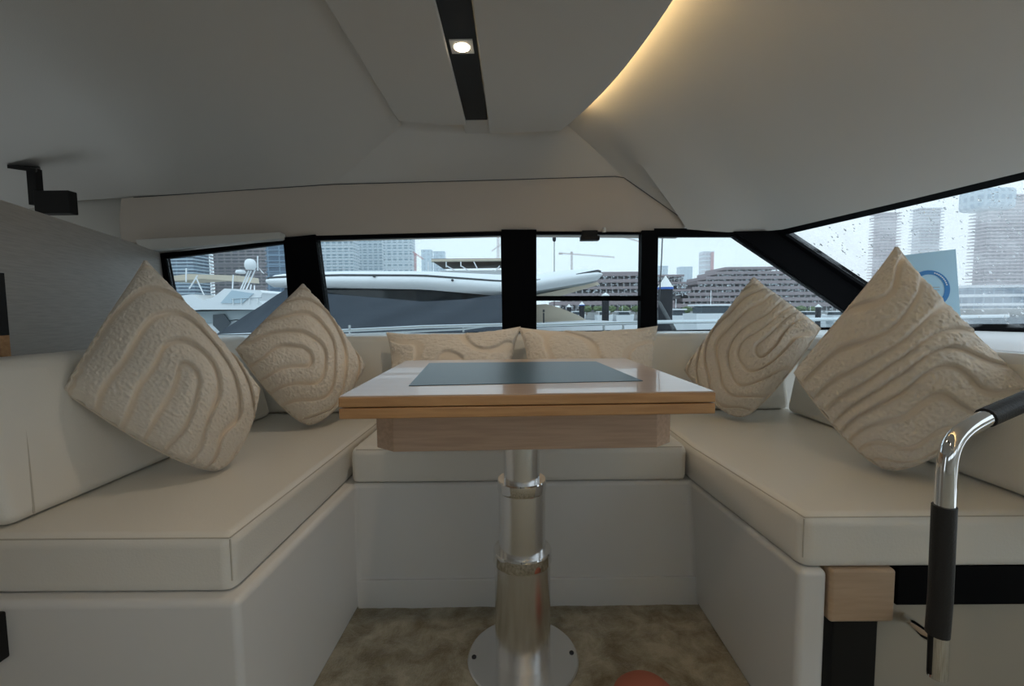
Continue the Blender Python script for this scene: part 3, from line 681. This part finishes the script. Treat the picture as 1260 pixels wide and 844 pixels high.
# ================================================================== OUTSIDE
WZ = -1.3
mb = MB(); mb.box(-900, 900, 2.9, 1500, WZ - 0.5, WZ); o = struct(mb.build('ground_water', 'water')); o['label'] = 'grey harbour water'
def P2(x, y, D): return ay(x, y, D)
# side deck, bulwark and guard rail of this boat
mb = MB(); mb.box(-2.5, 4.2, 2.06, 2.8, 0.2, 0.5); struct(mb.build('side_deck', 'gelcoat'))
Yg = 2.65
gr = thing('guard_rail', 'stainless guard rail running outside the side windows', 'railing', (0, Yg, 0.5))
rl = [P2(405, 408, Yg), P2(520, 402.5, Yg), P2(618, 400, Yg), P2(660, 400.5, Yg), P2(800, 396.5, Yg), P2(1070, 392, Yg), P2(1240, 389, Yg)]
mb = MB(); mb.tube([P2(180, 417, Yg)] + rl, 0.011, 8); part(mb, 'top_rail', 'railsteel', gr, smooth=True)
mb = MB(); mb.tube([P2(180, 420, Yg), P2(420, 412, Yg), P2(570, 405, Yg), P2(600, 401, Yg)], 0.007, 8); part(mb, 'lower_rail', 'railsteel', gr, smooth=True)
for x in (430, 570, 743, 767, 900, 1040):
    p = P2(x, 400, Yg); mb = MB(); mb.tube([(p.x, Yg, 0.5), (p.x, Yg, P2(x, 400, Yg).z)], 0.007, 8); part(mb, 'stanchion', 'railsteel', gr, smooth=True)

# neighbouring boat with white upper hull, navy canvas and beige deck
Yn = 5.0
nb = thing('neighbour_boat', 'white boat alongside with navy canvas cover under a long white hull', 'boat', (-2, Yn, WZ))
topl = [(334, 341), (338, 338.5), (350, 337), (420, 333.5), (520, 333.5), (617, 338), (660, 338), (690, 333), (720, 330.5), (733, 331), (739, 336)]
botl = [(334, 352), (337, 353.5), (350, 354), (420, 354.5), (520, 356), (617, 364.5), (660, 358), (690, 353), (720, 348), (735, 345), (739, 341)]
a = idxres([P2(*p, Yn) for p in topl], 60); b = idxres([P2(*p, Yn) for p in botl], 60)
mb = MB(); rows = []
for k in range(11):
    t = k / 10; rows.append([a[i].lerp(b[i], t) + Vector((0, -0.12 * math.sin(PI * t) + 0.0, 0)) for i in range(60)])
mb.grid(rows); mb.grid([[p + Vector((0, 1.6, -0.05)) for p in a], a]); mb.grid([b, [p + Vector((0, 1.6, 0.05)) for p in b]])
hull = part(mb, 'upper_hull', 'boatwhite', nb, smooth=True)
mb = MB(); mb.tube([a[i].lerp(b[i], 0.28 if i < 24 else lerp(0.28, 0.42, min(1, (i - 24) / 14)) if i < 44 else lerp(0.42, 0.1, (i - 44) / 15)) + Vector((0, -0.1, 0)) for i in range(2, 58)], 0.012, 6); sub(mb, 'rub_strake', 'rubber', hull, nb)
for px, py in ((461, 340), (557, 345)):
    p = P2(px, py, Yn - 0.11); mb = MB(); mb.tube([p, p + Vector((0, -0.03, 0))], 0.014, 8); sub(mb, 'fitting', 'rubber', hull, nb)
mb = MB(); c5 = [P2(658, 357, Yn + 0.1), P2(737, 345, Yn + 0.1), P2(700, 357, Yn + 0.5), P2(668, 362, Yn + 0.5), P2(658, 366, Yn + 0.5)]
mb.ext(c5, (0, 0.4, 0)); part(mb, 'underside', 'boatgrey', nb)
mb = MB(); c6 = [P2(655, 364, Yn + 0.3), P2(735, 347, Yn + 0.3), P2(738, 350, Yn + 0.3), P2(680, 367, Yn + 0.3)]; mb.ext(c6, (0, 0.1, 0)); part(mb, 'support_arm', 'beige', nb)
tp_l = [(262, 414), (352, 356), (365, 356), (400, 361), (460, 366), (520, 371), (575, 368), (617, 362), (650, 358)]
bt_l = [(262, 430), (352, 430), (365, 430), (400, 430), (460, 430), (520, 430), (575, 430), (617, 430), (650, 430)]
a = resample([P2(*p, Yn - 0.12) for p in tp_l], 70); b = resample([P2(*p, Yn - 0.2) for p in bt_l], 70)
mb = MB(); mb.grid([[a[i].lerp(b[i], k / 16) + Vector((0, 0.035 * noise.noise((i * 0.16 + k * 0.25, k * 0.12, 2)), 0)) for i in range(70)] for k in range(17)])
part(mb, 'canvas_cover', 'canvas', nb, smooth=True)
mb = MB(); mb.ext([P2(350, 352, Yn + 0.25), P2(655, 352, Yn + 0.25), P2(655, 420, Yn + 0.25), P2(350, 420, Yn + 0.25)], (0, 0.3, 0)); part(mb, 'cabin_glass', 'tint', nb)
mb = MB(); mb.ext([P2(p[0], p[1], 5.6) for p in ((640, 376), (672, 374), (690, 379), (712, 388), (726, 396), (730, 420), (640, 420))], (0, 0.5, 0)); part(mb, 'fore_deck', 'beige', nb)
mb = MB(); mb.ext([P2(p[0], p[1], 5.4) for p in ((640, 398), (728, 394), (790, 397), (800, 402), (790, 424), (640, 424))], (0, 0.2, 0)); part(mb, 'lower_hull', 'boatwhite', nb)
mb = MB(); p = P2(669, 397, 5.4); mb.tube([p, P2(669, 385, 5.4)], 0.01, 6); part(mb, 'cleat_post', 'rubber', nb)
mb = MB(); p = P2(669, 384, 5.4); mb.box(p.x - 0.012, p.x + 0.012, 5.39, 5.41, p.z, p.z + 0.03); part(mb, 'cleat', 'rubber', nb)
# lower canvas hull continues to the water
mb = MB(); mb.box(P2(262, 414, Yn).x, P2(800, 414, 5.6).x, Yn - 0.05, Yn + 0.9, WZ - 0.1, P2(400, 424, Yn).z); part(mb, 'hull_side', 'canvas', nb)

# brown awning boat
Ya = 11.0
aw = thing('boat_awning', 'brown flat boat awning on white struts behind the white hull', 'awning', P2(580, 345, Ya))
mb = MB(); mb.prism([P2(531, 321, Ya), P2(660, 320, Ya), P2(660, 329, Ya + 3), P2(546, 331, Ya + 3)], [p + Vector((0, 0, 0.05)) for p in (P2(531, 321, Ya), P2(660, 320, Ya), P2(660, 329, Ya + 3), P2(546, 331, Ya + 3))]); part(mb, 'canopy', 'brown', aw)
mb = MB(); mb.tube([P2(531, 321, Ya), P2(660, 319.5, Ya)], 0.03, 6); part(mb, 'front_edge', 'beige', aw)
for x0, y0, x1, y1 in ((549, 322, 549, 329), (549, 327, 560, 333), (567, 322, 567, 328), (567, 327, 578, 334), (583, 322, 587, 330), (615, 327, 608, 335), (527, 322, 527, 340)):
    mb = MB(); mb.tube([P2(x0, y0, Ya - 0.02), P2(x1, y1, Ya - 0.02)], 0.014, 6); part(mb, 'strut', 'boatwhite', aw)
mb = MB(); mb.ext([P2(540, 333, Ya + 0.4), P2(650, 332, Ya + 0.4), P2(650, 372, Ya + 0.4), P2(540, 372, Ya + 0.4)], (0, 1.5, 0)); part(mb, 'deck_house', 'boatwhite', aw)
mb = MB(); mb.box(P2(540, 350, Ya).x, P2(650, 350, Ya).x, Ya + 0.3, Ya + 2, WZ, 1.0); part(mb, 'hull', 'boatwhite', aw)

# flybridge yacht on the left
Yy = 14.0
fy = thing('flybridge_yacht', 'white flybridge yacht with radar dome moored beyond the grey panel', 'boat', P2(285, 395, Yy))
def ypoly(px, d, name, m, off=0.0, parent=None, dep=1.5):
    mb = MB(); mb.ext([P2(x, y, Yy + off) for x, y in px], (0, dep, 0))
    return part(mb, name, m, fy, bevel=0.0) if parent is None else sub(mb, name, m, parent, fy)
ypoly([(205, 366), (236, 362), (250, 370), (262, 366), (276, 355), (320, 357), (323, 360), (318, 370), (330, 378), (330, 381), (246, 381), (205, 384)], 0, 'superstructure', 'boatwhite', 0, None, 3)
ypoly([(285, 357), (312, 361), (298, 373), (271, 373)], 0, 'windscreen', 'f_far', -0.04, None, 0.02)
ypoly([(205, 384), (330, 381), (345, 384), (330, 396), (290, 393), (250, 398), (205, 400)], 0, 'deck_side', 'boatgrey', 0.3, None, 3)
ypoly([(205, 398), (345, 392), (345, 440), (205, 440)], 0, 'hull', 'boatwhite', 0.4, None, 3)
ypoly([(262, 387), (275, 386), (283, 397), (272, 410), (262, 400)], 0, 'side_window', 'tint', 0.2, None, 0.05)
ypoly([(208, 340), (232, 337), (292, 339), (293, 346), (250, 343), (208, 346)], 0, 'bimini', 'beige', 0.4, None, 1.2)
mb = MB(); p = P2(308, 325, Yy + 0.2); r_ = 6.6 / 560 * Yy
mb.lathe((p.x, p.y, p.z - r_), [(r_ * 0.75, 0), (r_, r_ * 0.5), (r_, r_ * 1.1), (r_ * 0.86, r_ * 1.6), (r_ * 0.5, r_ * 1.92), (r_ * 0.1, r_ * 2)], 20); part(mb, 'radar_dome', 'boatwhite', fy, smooth=True)
mb = MB(); p = P2(296, 335, Yy + 0.2); r2 = 6 / 560 * Yy; mb.lathe((p.x, p.y, p.z - 0.04), [(r2 * 0.8, 0), (r2, 0.04), (r2 * 0.8, 0.1), (0.02, 0.12)], 20); part(mb, 'radar_disc', 'boatwhite', fy, smooth=True)
for x0, y0, x1, y1 in ((296, 356, 306, 333), (299, 356, 309, 333), (303, 356, 314, 332), (317, 333, 317, 315), (229, 347, 229, 330), (241, 341, 251, 363), (243, 339, 233, 355), (286, 355, 287, 338), (308, 356, 309, 350), (313, 357, 313, 351)):
    mb = MB(); mb.tube([P2(x0, y0, Yy + 0.2), P2(x1, y1, Yy + 0.2)], 0.02, 6); part(mb, 'mast_strut', 'boatwhite', fy)
ypoly([(318, 329), (325, 337), (322, 335)], 0, 'flag', 'boatwhite', 0.15, None, 0.02)
for x in (287, 297, 307, 317):
    mb = MB(); mb.tube([P2(x, 375, Yy - 0.05), P2(x, 367, Yy - 0.05)], 0.012, 6); part(mb, 'rail_post', 'railsteel', fy)
mb = MB(); mb.tube([P2(285, 368, Yy - 0.05), P2(322, 366, Yy - 0.05)], 0.012, 6); part(mb, 'hand_rail', 'railsteel', fy)

# towers
def tower(name, label, cat, px0, px1, pytop, D, m, slab, floors, over=0.6, depth=9, rot=0.0, group=None, extra=None, step=1):
    x0, x1 = P2(px0, 383, D).x, P2(px1, 383, D).x; zt_ = P2((px0 + px1) / 2, pytop, D).z
    root = thing(name, label, cat, ((x0 + x1) / 2, D, WZ), group); hwid = (x1 - x0) / 2
    mb = MB(); mb.box(-hwid, hwid, 0, depth, 0, zt_ - WZ); mb.build('tower_body', m, root)
    fh = (zt_ - WZ) / floors; sm = None
    for k in range(1, floors + 1, step):
        if sm is None:
            mb = MB(); mb.box(-hwid - over, hwid + over, -over, depth + over, -0.28 * fh, 0); so = mb.build('floor_slab', slab, root); sm = so.data
        else:
            so = bpy.data.objects.new('floor_slab', sm); COL.objects.link(so); so.parent = root
        so.location = (0, 0, k * fh)
    return root
tower('tower_block', 'dark blue glass tower with pale floor edges beyond the flybridge yacht', 'building', 200, 241, 285, 170, 'f_blue', 'f_far', 26, 0.8)
tower('tower_block', 'brown tower with bright balcony edges behind the radar dome', 'building', 266, 328, 270, 190, 'f_brown', 'slabbrown', 30, 0.9)
tower('tower_block', 'blue glass tower beside the first black window pillar', 'building', 331, 362, 260, 160, 'f_blue', 'f_blue', 20, 0.3)
tower('tower_block', 'pale teal tower nearest the black window pillar in the wide window', 'building', 384, 436, 262, 230, 'f_pale', 'slabpale', 34, 0.5)
tower('tower_block', 'pale teal tower second from the black pillar in the wide window', 'building', 437, 472, 268, 260, 'f_pale', 'slabpale', 36, 0.3)
tower('tower_block', 'pale teal tower nearest the red crane mast in the wide window', 'building', 474, 508, 272, 245, 'f_pale', 'slabpale', 34, 0.3)
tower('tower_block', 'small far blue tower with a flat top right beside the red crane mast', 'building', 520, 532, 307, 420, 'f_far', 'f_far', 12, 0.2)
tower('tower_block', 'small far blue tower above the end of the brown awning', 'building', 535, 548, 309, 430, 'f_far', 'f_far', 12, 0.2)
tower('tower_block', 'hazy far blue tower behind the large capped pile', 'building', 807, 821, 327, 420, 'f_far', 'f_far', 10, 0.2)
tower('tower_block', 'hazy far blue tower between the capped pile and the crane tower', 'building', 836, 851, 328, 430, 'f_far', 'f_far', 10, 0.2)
t = tower('tower_block', 'slim pale tower with a red hoist in the triangular window', 'building', 864, 877, 309, 400, 'f_grey', 'slabpale', 14, 0.2)
p = P2(873, 383, 399); mb = MB(); mb.box(p.x, p.x + 2, 397, 399, WZ, P2(875, 310, 397).z); part(mb, 'hoist', 'cranered', t)
tower('tower_block', 'pink grey tower with protruding floors behind the large diagonal pillow', 'building', 1079, 1098, 262, 260, 'f_grey', 'slabpink', 34, 1.6, 5)
tower('tower_block', 'pale grey tower above the pale blue folder', 'building', 1126, 1151, 256, 280, 'f_grey', 'slabpale', 34, 1.2, 5)
t = tower('tower_block', 'big grey tower wrapped in blue netting seen through the rainy windscreen', 'building', 1208, 1262, 240, 240, 'f_grey', 'slabpink', 34, 2.0, 6)
p0, p1 = P2(1201, 258, 238), P2(1250, 230, 238); mb = MB(); mb.box(p0.x, p1.x, 236, 249, p0.z, p1.z); part(mb, 'netting', 'f_far', t, bevel=2.5)
tower('low_building', 'low blue waterfront hall under the netted tower', 'building', 1190, 1420, 350, 190, 'f_blue', 'slabpale', 3, 0.5)

# terraced building site
Ds = 130
bs = thing('terraced_building', 'long terraced concrete building under construction across the harbour', 'building', (P2(860, 390, Ds).x, Ds, WZ))
tiers = [(690, 800, 335, 339), (690, 800, 344, 347), (685, 800, 353, 355), (682, 800, 361, 363), (680, 830, 371, 374),
         (808, 842, 338, 340), (806, 845, 347, 349), (806, 850, 356, 358), (893, 958, 328.5, 331), (882, 975, 334, 336.5), (868, 995, 340, 342.5), (858, 1015, 346, 348), (852, 1035, 353, 355), (846, 1050, 360, 362), (840, 1060, 367, 369), (806, 1070, 374, 376)]
for (x0, x1, ya_, yb_) in tiers:
    p0, p1 = P2(x0, ya_, Ds), P2(x1, yb_, Ds); mb = MB(); mb.box(p0.x, p1.x, Ds, Ds + 14, min(p1.z, p0.z) - 0.05, p0.z); part(mb, 'floor_slab', 'slabbrown', bs)
for (x0, x1, yt_) in ((694, 800, 338), (808, 842, 340), (897, 952, 331), (880, 970, 336), (862, 1005, 347), (850, 1045, 360)):
    p0, p1 = P2(x0, yt_, Ds + 2), P2(x1, yt_, Ds + 2); mb = MB(); mb.box(p0.x, p1.x, Ds + 2.5 + (400 - yt_) * 0.03, Ds + 13, WZ, p0.z); part(mb, 'core_wall', 'f_site', bs)
cm = None
for (x0, x1, ya_, yb_) in tiers:
    nn_ = max(3, int((x1 - x0) / 7))
    for k in range(nn_):
        p0 = P2(lerp(x0 + 2, x1 - 2, k / (nn_ - 1)), yb_, Ds + 0.5)
        if cm is None:
            mb = MB(); mb.box(-0.16, 0.16, 0, 0.32, -1.45, 0); oc = mb.build('column', 'slab', bs); cm = oc.data
        else:
            oc = bpy.data.objects.new('column', cm); COL.objects.link(oc); oc.parent = bs
        oc.location = p0 - bs.location
rs = random.Random(3); mb = MB()
for k in range(900):
    x0, x1, ya_, yb_ = tiers[rs.randrange(len(tiers))]; p0 = P2(rs.uniform(x0, x1), yb_ + rs.uniform(0.5, 5.5), Ds - 0.2); w1, h1 = rs.uniform(0.08, 0.45), rs.uniform(0.08, 0.35)
    mb.box(p0.x, p0.x + w1, Ds + 0.1, Ds + 0.4, p0.z, p0.z + h1)
o = part(mb, 'site_clutter', 'slabpale', bs); o['kind'] = 'stuff'
# quay
mb = MB(); mb.box(-250, 400, 120, 900, WZ, WZ + 1.6); struct(mb.build('ground_quay', 'quay'))
# trees along the quay
def tree(px, py, D, r_, label):
    p = P2(px, py, D); root = thing('quay_tree', label, 'tree', (p.x, D, WZ + 1.0), 'trees along the far quay')
    me = bpy.data.meshes.new('crown'); bm = bmesh.new(); bmesh.ops.create_icosphere(bm, subdivisions=3, radius=r_)
    for v in bm.verts: v.co *= 1 + 0.35 * noise.noise(v.co * (2.2 / r_) + Vector((px, 0, 0))); v.co.x *= 1.35; v.co.z *= 0.8
    bm.to_mesh(me); bm.free(); me.materials.append(M['treegreen']); o = bpy.data.objects.new('crown', me); COL.objects.link(o); o.parent = root; o.location = (0, 0, p.z - WZ - 1.0)
    mb = MB(); mb.tube([(0, 0, 0), (0, 0, max(0.3, p.z - WZ - 1.0))], 0.15, 6); mb.build('trunk', 'brown', root)
for px, py in ((722, 380), (736, 380), (752, 380), (768, 380), (783, 380), (845, 381), (1000, 381), (985, 380), (970, 381)): tree(px, py, 112, 0.95, 'low green tree on the far quay under the terraced building')

# cranes
def crane(label, pxm, pyb, pyt, D, jib, m='crane'):
    root = thing('tower_crane', label, 'crane', P2(pxm, pyb, D)); s = D / 560
    def lat_(p, q, w_):
        p, q = Vector(p), Vector(q); ax_ = (q - p).normalized(); sd = ax_.orthogonal().normalized(); s2 = ax_.cross(sd); mb = MB(); L_ = (q - p).length
        for a_, b_ in ((1, 1), (1, -1), (-1, 1), (-1, -1)): mb.tube([p + sd * a_ * w_ + s2 * b_ * w_, q + sd * a_ * w_ + s2 * b_ * w_], w_ * 0.35, 4)
        kn = max(3, int(L_ / (w_ * 4)))
        for k in range(kn):
            sgn = 1 if k % 2 else -1
            mb.tube([p + ax_ * L_ * k / kn + sd * sgn * w_ + s2 * w_, p + ax_ * L_ * (k + 1) / kn - sd * sgn * w_ + s2 * w_], w_ * 0.25, 4)
            mb.tube([p + ax_ * L_ * k / kn + s2 * sgn * w_ + sd * w_, p + ax_ * L_ * (k + 1) / kn - s2 * sgn * w_ + sd * w_], w_ * 0.25, 4)
        return mb
    g0 = P2(pxm, pyb, D); g0.z = WZ + 1.6; part(lat_(g0, P2(pxm, pyt, D), 0.9 * s), 'mast', m, root)
    part(lat_(P2(jib[0][0], jib[0][1], D), P2(jib[1][0], jib[1][1], D), 0.55 * s), 'jib', m, root)
    mb = MB(); p = P2(pxm, pyt + 1, D); mb.box(p.x - 1.3 * s, p.x + 1.3 * s, D - s, D + s, p.z - 1.5 * s, p.z + 1.2 * s); part(mb, 'cab', m, root)
    if len(jib) > 2: mb = MB(); p = P2(jib[2][0], jib[2][1], D); mb.box(p.x - 2.4 * s, p.x + 2.4 * s, D - s, D + s, p.z - 1.2 * s, p.z + 1.2 * s); part(mb, 'counterweight', m, root)
crane('pale tower crane with a level jib above the white hull tip', 703.5, 385, 310, 240, [(688, 311.5), (756, 316.5), (690, 312)])
crane('tower crane with a raised jib beside the black bar of the barred window', 789, 385, 298, 220, [(758, 289), (793, 299)], 'crane')
crane('red tower crane beside the pale teal towers', 511, 385, 312, 240, [(508, 310), (521, 319)], 'cranered')
crane('tower crane cropped by the wide black pillar', 613, 385, 290, 200, [(605, 309), (622, 297)], 'crane')

# light pole
lp = thing('light_pole', 'tall thin harbour light pole above the white hull', 'lamp post', P2(682, 385, 60))
mb = MB(); mb.tube([Vector((P2(682, 385, 60).x, 60, WZ)), P2(682, 296, 60)], 0.05, 6); part(mb, 'pole', 'pile', lp)
mb = MB(); p = P2(682, 294, 60); mb.lathe((p.x, p.y, p.z - 0.35), [(0.1, 0), (0.22, 0.15), (0.25, 0.45), (0.12, 0.7)], 10); part(mb, 'lantern', 'pile', lp)
mb = MB(); p = P2(682, 290.5, 60); mb.box(p.x - 0.25, p.x + 0.25, 59.8, 60.2, p.z - 0.05, p.z + 0.08); part(mb, 'cap', 'pile', lp)
# mooring piles
def pile(label, px, pyt, r_px, D, pring, ringed=True):
    r_ = r_px / 560 * D; p = P2(px, pyt, D); q_ = P2(px, pring, D); root = thing('mooring_pile', label, 'pile', (p.x, D, WZ))
    mb = MB(); mb.lathe((p.x, D, WZ - 0.4), [(r_ * 0.93, 0), (r_ * 0.93, q_.z - WZ + 0.4)], 20); part(mb, 'shaft', 'pile', root, smooth=True, ang=30)
    mb = MB(); mb.lathe((p.x, D, q_.z), [(r_ * 1.03, 0), (r_ * 1.03, r_ * 0.28)], 20); part(mb, 'ring', 'pileblue' if ringed else 'pilewhite', root, smooth=True, ang=30)
    mb = MB(); mb.lathe((p.x, D, q_.z + r_ * 0.28), [(r_ * 1.0, 0), (r_ * 0.03, p.z - q_.z - r_ * 0.28)], 20); part(mb, 'cone_cap', 'pilewhite', root, smooth=True, ang=30)
pile('thick dark mooring pile with white cone cap and blue ring', 819, 339, 9.2, 9, 356)
pile('short mooring pile with white cone seen below the black window bar', 716, 371, 3.6, 22, 376)
pile('dark mooring pile with tiny white tip behind the black window bar', 745, 360, 4.6, 17, 364, False)
pile('small dark mooring pile under the slanted black pillar', 1007, 374, 3.2, 24, 378, False)
pile('small white-capped mooring pile beside the beige deck', 700, 374, 2.8, 26, 378, False)

mb = MB(); mb.tube([P2(811, 372, 3.1), P2(814, 320, 3.1), P2(816, 270, 3.1)], 0.004, 6); p = P2(811, 372, 3.1)
mb.tube([Vector((p.x, 2.75, 0.45)), Vector((p.x, 2.8, 0.7)), p], 0.012, 6)
tag(mb.build('whip_antenna', 'rubber', org=(p.x, 2.75, 0.45)), 'thin whip antenna rising past the thick capped pile', 'antenna')
# moored boats across the water
def mboat(label, px0, px1, pyt, pyb, D, group=None):
    x0, x1 = P2(px0, pyb, D).x, P2(px1, pyb, D).x; root = thing('moored_boat', label, 'boat', ((x0 + x1) / 2, D, WZ), group); wd = (x1 - x0); s = D / 560
    zt_, zb_ = P2(px0, pyt, D).z, P2(px0, pyb, D).z; hgt = zt_ - zb_
    mb = MB(); z1 = zb_ + hgt * 0.42
    lo_ = [(x0 + wd * 0.05, D, WZ), (x1 - wd * 0.12, D, WZ), (x1 - wd * 0.05, D + 1.2, WZ), (x1 - wd * 0.12, D + 2.4, WZ), (x0 + wd * 0.05, D + 2.4, WZ)]
    hi_ = [(x0, D - 0.1, z1), (x1 - wd * 0.08, D - 0.1, z1), (x1, D + 1.2, z1 + 0.1), (x1 - wd * 0.08, D + 2.5, z1), (x0, D + 2.5, z1)]
    mb.prism(lo_, hi_); part(mb, 'hull', 'boatwhite', root)
    mb = MB(); mb.prism([(x0 + wd * 0.15, D + 0.3, z1), (x1 - wd * 0.25, D + 0.3, z1), (x1 - wd * 0.25, D + 2, z1), (x0 + wd * 0.15, D + 2, z1)], [(x0 + wd * 0.17, D + 0.4, zt_ - 0.1), (x1 - wd * 0.33, D + 0.4, zt_ - 0.1), (x1 - wd * 0.33, D + 1.9, zt_ - 0.1), (x0 + wd * 0.17, D + 1.9, zt_ - 0.1)]); part(mb, 'cabin', 'tint', root)
    mb = MB(); mb.box(x0 + wd * 0.06, x1 - wd * 0.22, D + 0.2, D + 2.1, zt_ - 0.12, zt_); part(mb, 'roof', 'boatwhite', root, bevel=0.03)
    mb = MB(); xm = x0 + wd * 0.4; mb.tube([(xm, D + 1, zt_), (xm, D + 1, zt_ + hgt * 0.9)], 0.025, 5); part(mb, 'mast', 'boatwhite', root)
mboat('white cabin boat moored beside the flowing-ridge pillow in the triangular window', 856, 920, 374.5, 394, 32)
mboat('small white boat moored to the thick capped pile', 826, 852, 380, 394, 40)
for px0, px1 in ((735, 756), (758, 782), (702, 722), (962, 985), (990, 1020), (1025, 1050)): mboat('small white boat in the row along the far quay', px0, px1, 383, 391, 70, 'white boats along the far quay')
# white pontoon in front of the barred window side and under the windscreen
pt = thing('pontoon', 'pale floating pontoon in the harbour beyond the guard rail', 'pontoon', (P2(900, 395, 26).x, 26, WZ))
mb = MB(); mb.box(P2(735, 395, 26).x, P2(1100, 395, 26).x, 26, 28, WZ, WZ + 0.5); part(mb, 'deck', 'slabpale', pt)
for x in (770, 850, 930, 1010):
    p = P2(x, 395, 25.9); mb = MB(); mb.box(p.x, p.x + 0.3, 25.85, 26, WZ + 0.1, WZ + 0.9); part(mb, 'fender', 'pile', pt)
# fore deck of this boat ahead of the windscreen
mb = MB(); mb.prism([(2.3, 0.0, 0.45), (7.5, 0.0, 0.35), (7.5, 2.2, 0.35), (2.6, 2.6, 0.45)], [(2.3, 0.0, 0.6), (7.5, 0.0, 0.55), (7.5, 2.2, 0.55), (2.6, 2.6, 0.6)]); struct(mb.build('fore_deck', 'boatwhite', bevel=0.05))
# harbour haze: a thin real volume over the far shore
hz = bpy.data.materials.new('harbour_haze'); hz.use_nodes = True; hn = hz.node_tree; hn.nodes.clear()
ho = hn.nodes.new('ShaderNodeOutputMaterial'); hv = hn.nodes.new('ShaderNodeVolumeScatter'); hv.inputs['Density'].default_value = 0.0022; hv.inputs['Anisotropy'].default_value = 0.65; hv.inputs['Color'].default_value = (0.93, 0.97, 1, 1)
hn.links.new(hv.outputs[0], ho.inputs['Volume'])
mb = MB(); mb.box(-500, 600, 100, 330, WZ + 1.65, 90); o = mb.build('haze', hz); o['kind'] = 'stuff'; o['label'] = 'pale rainy haze over the far shore'; o['category'] = 'haze'
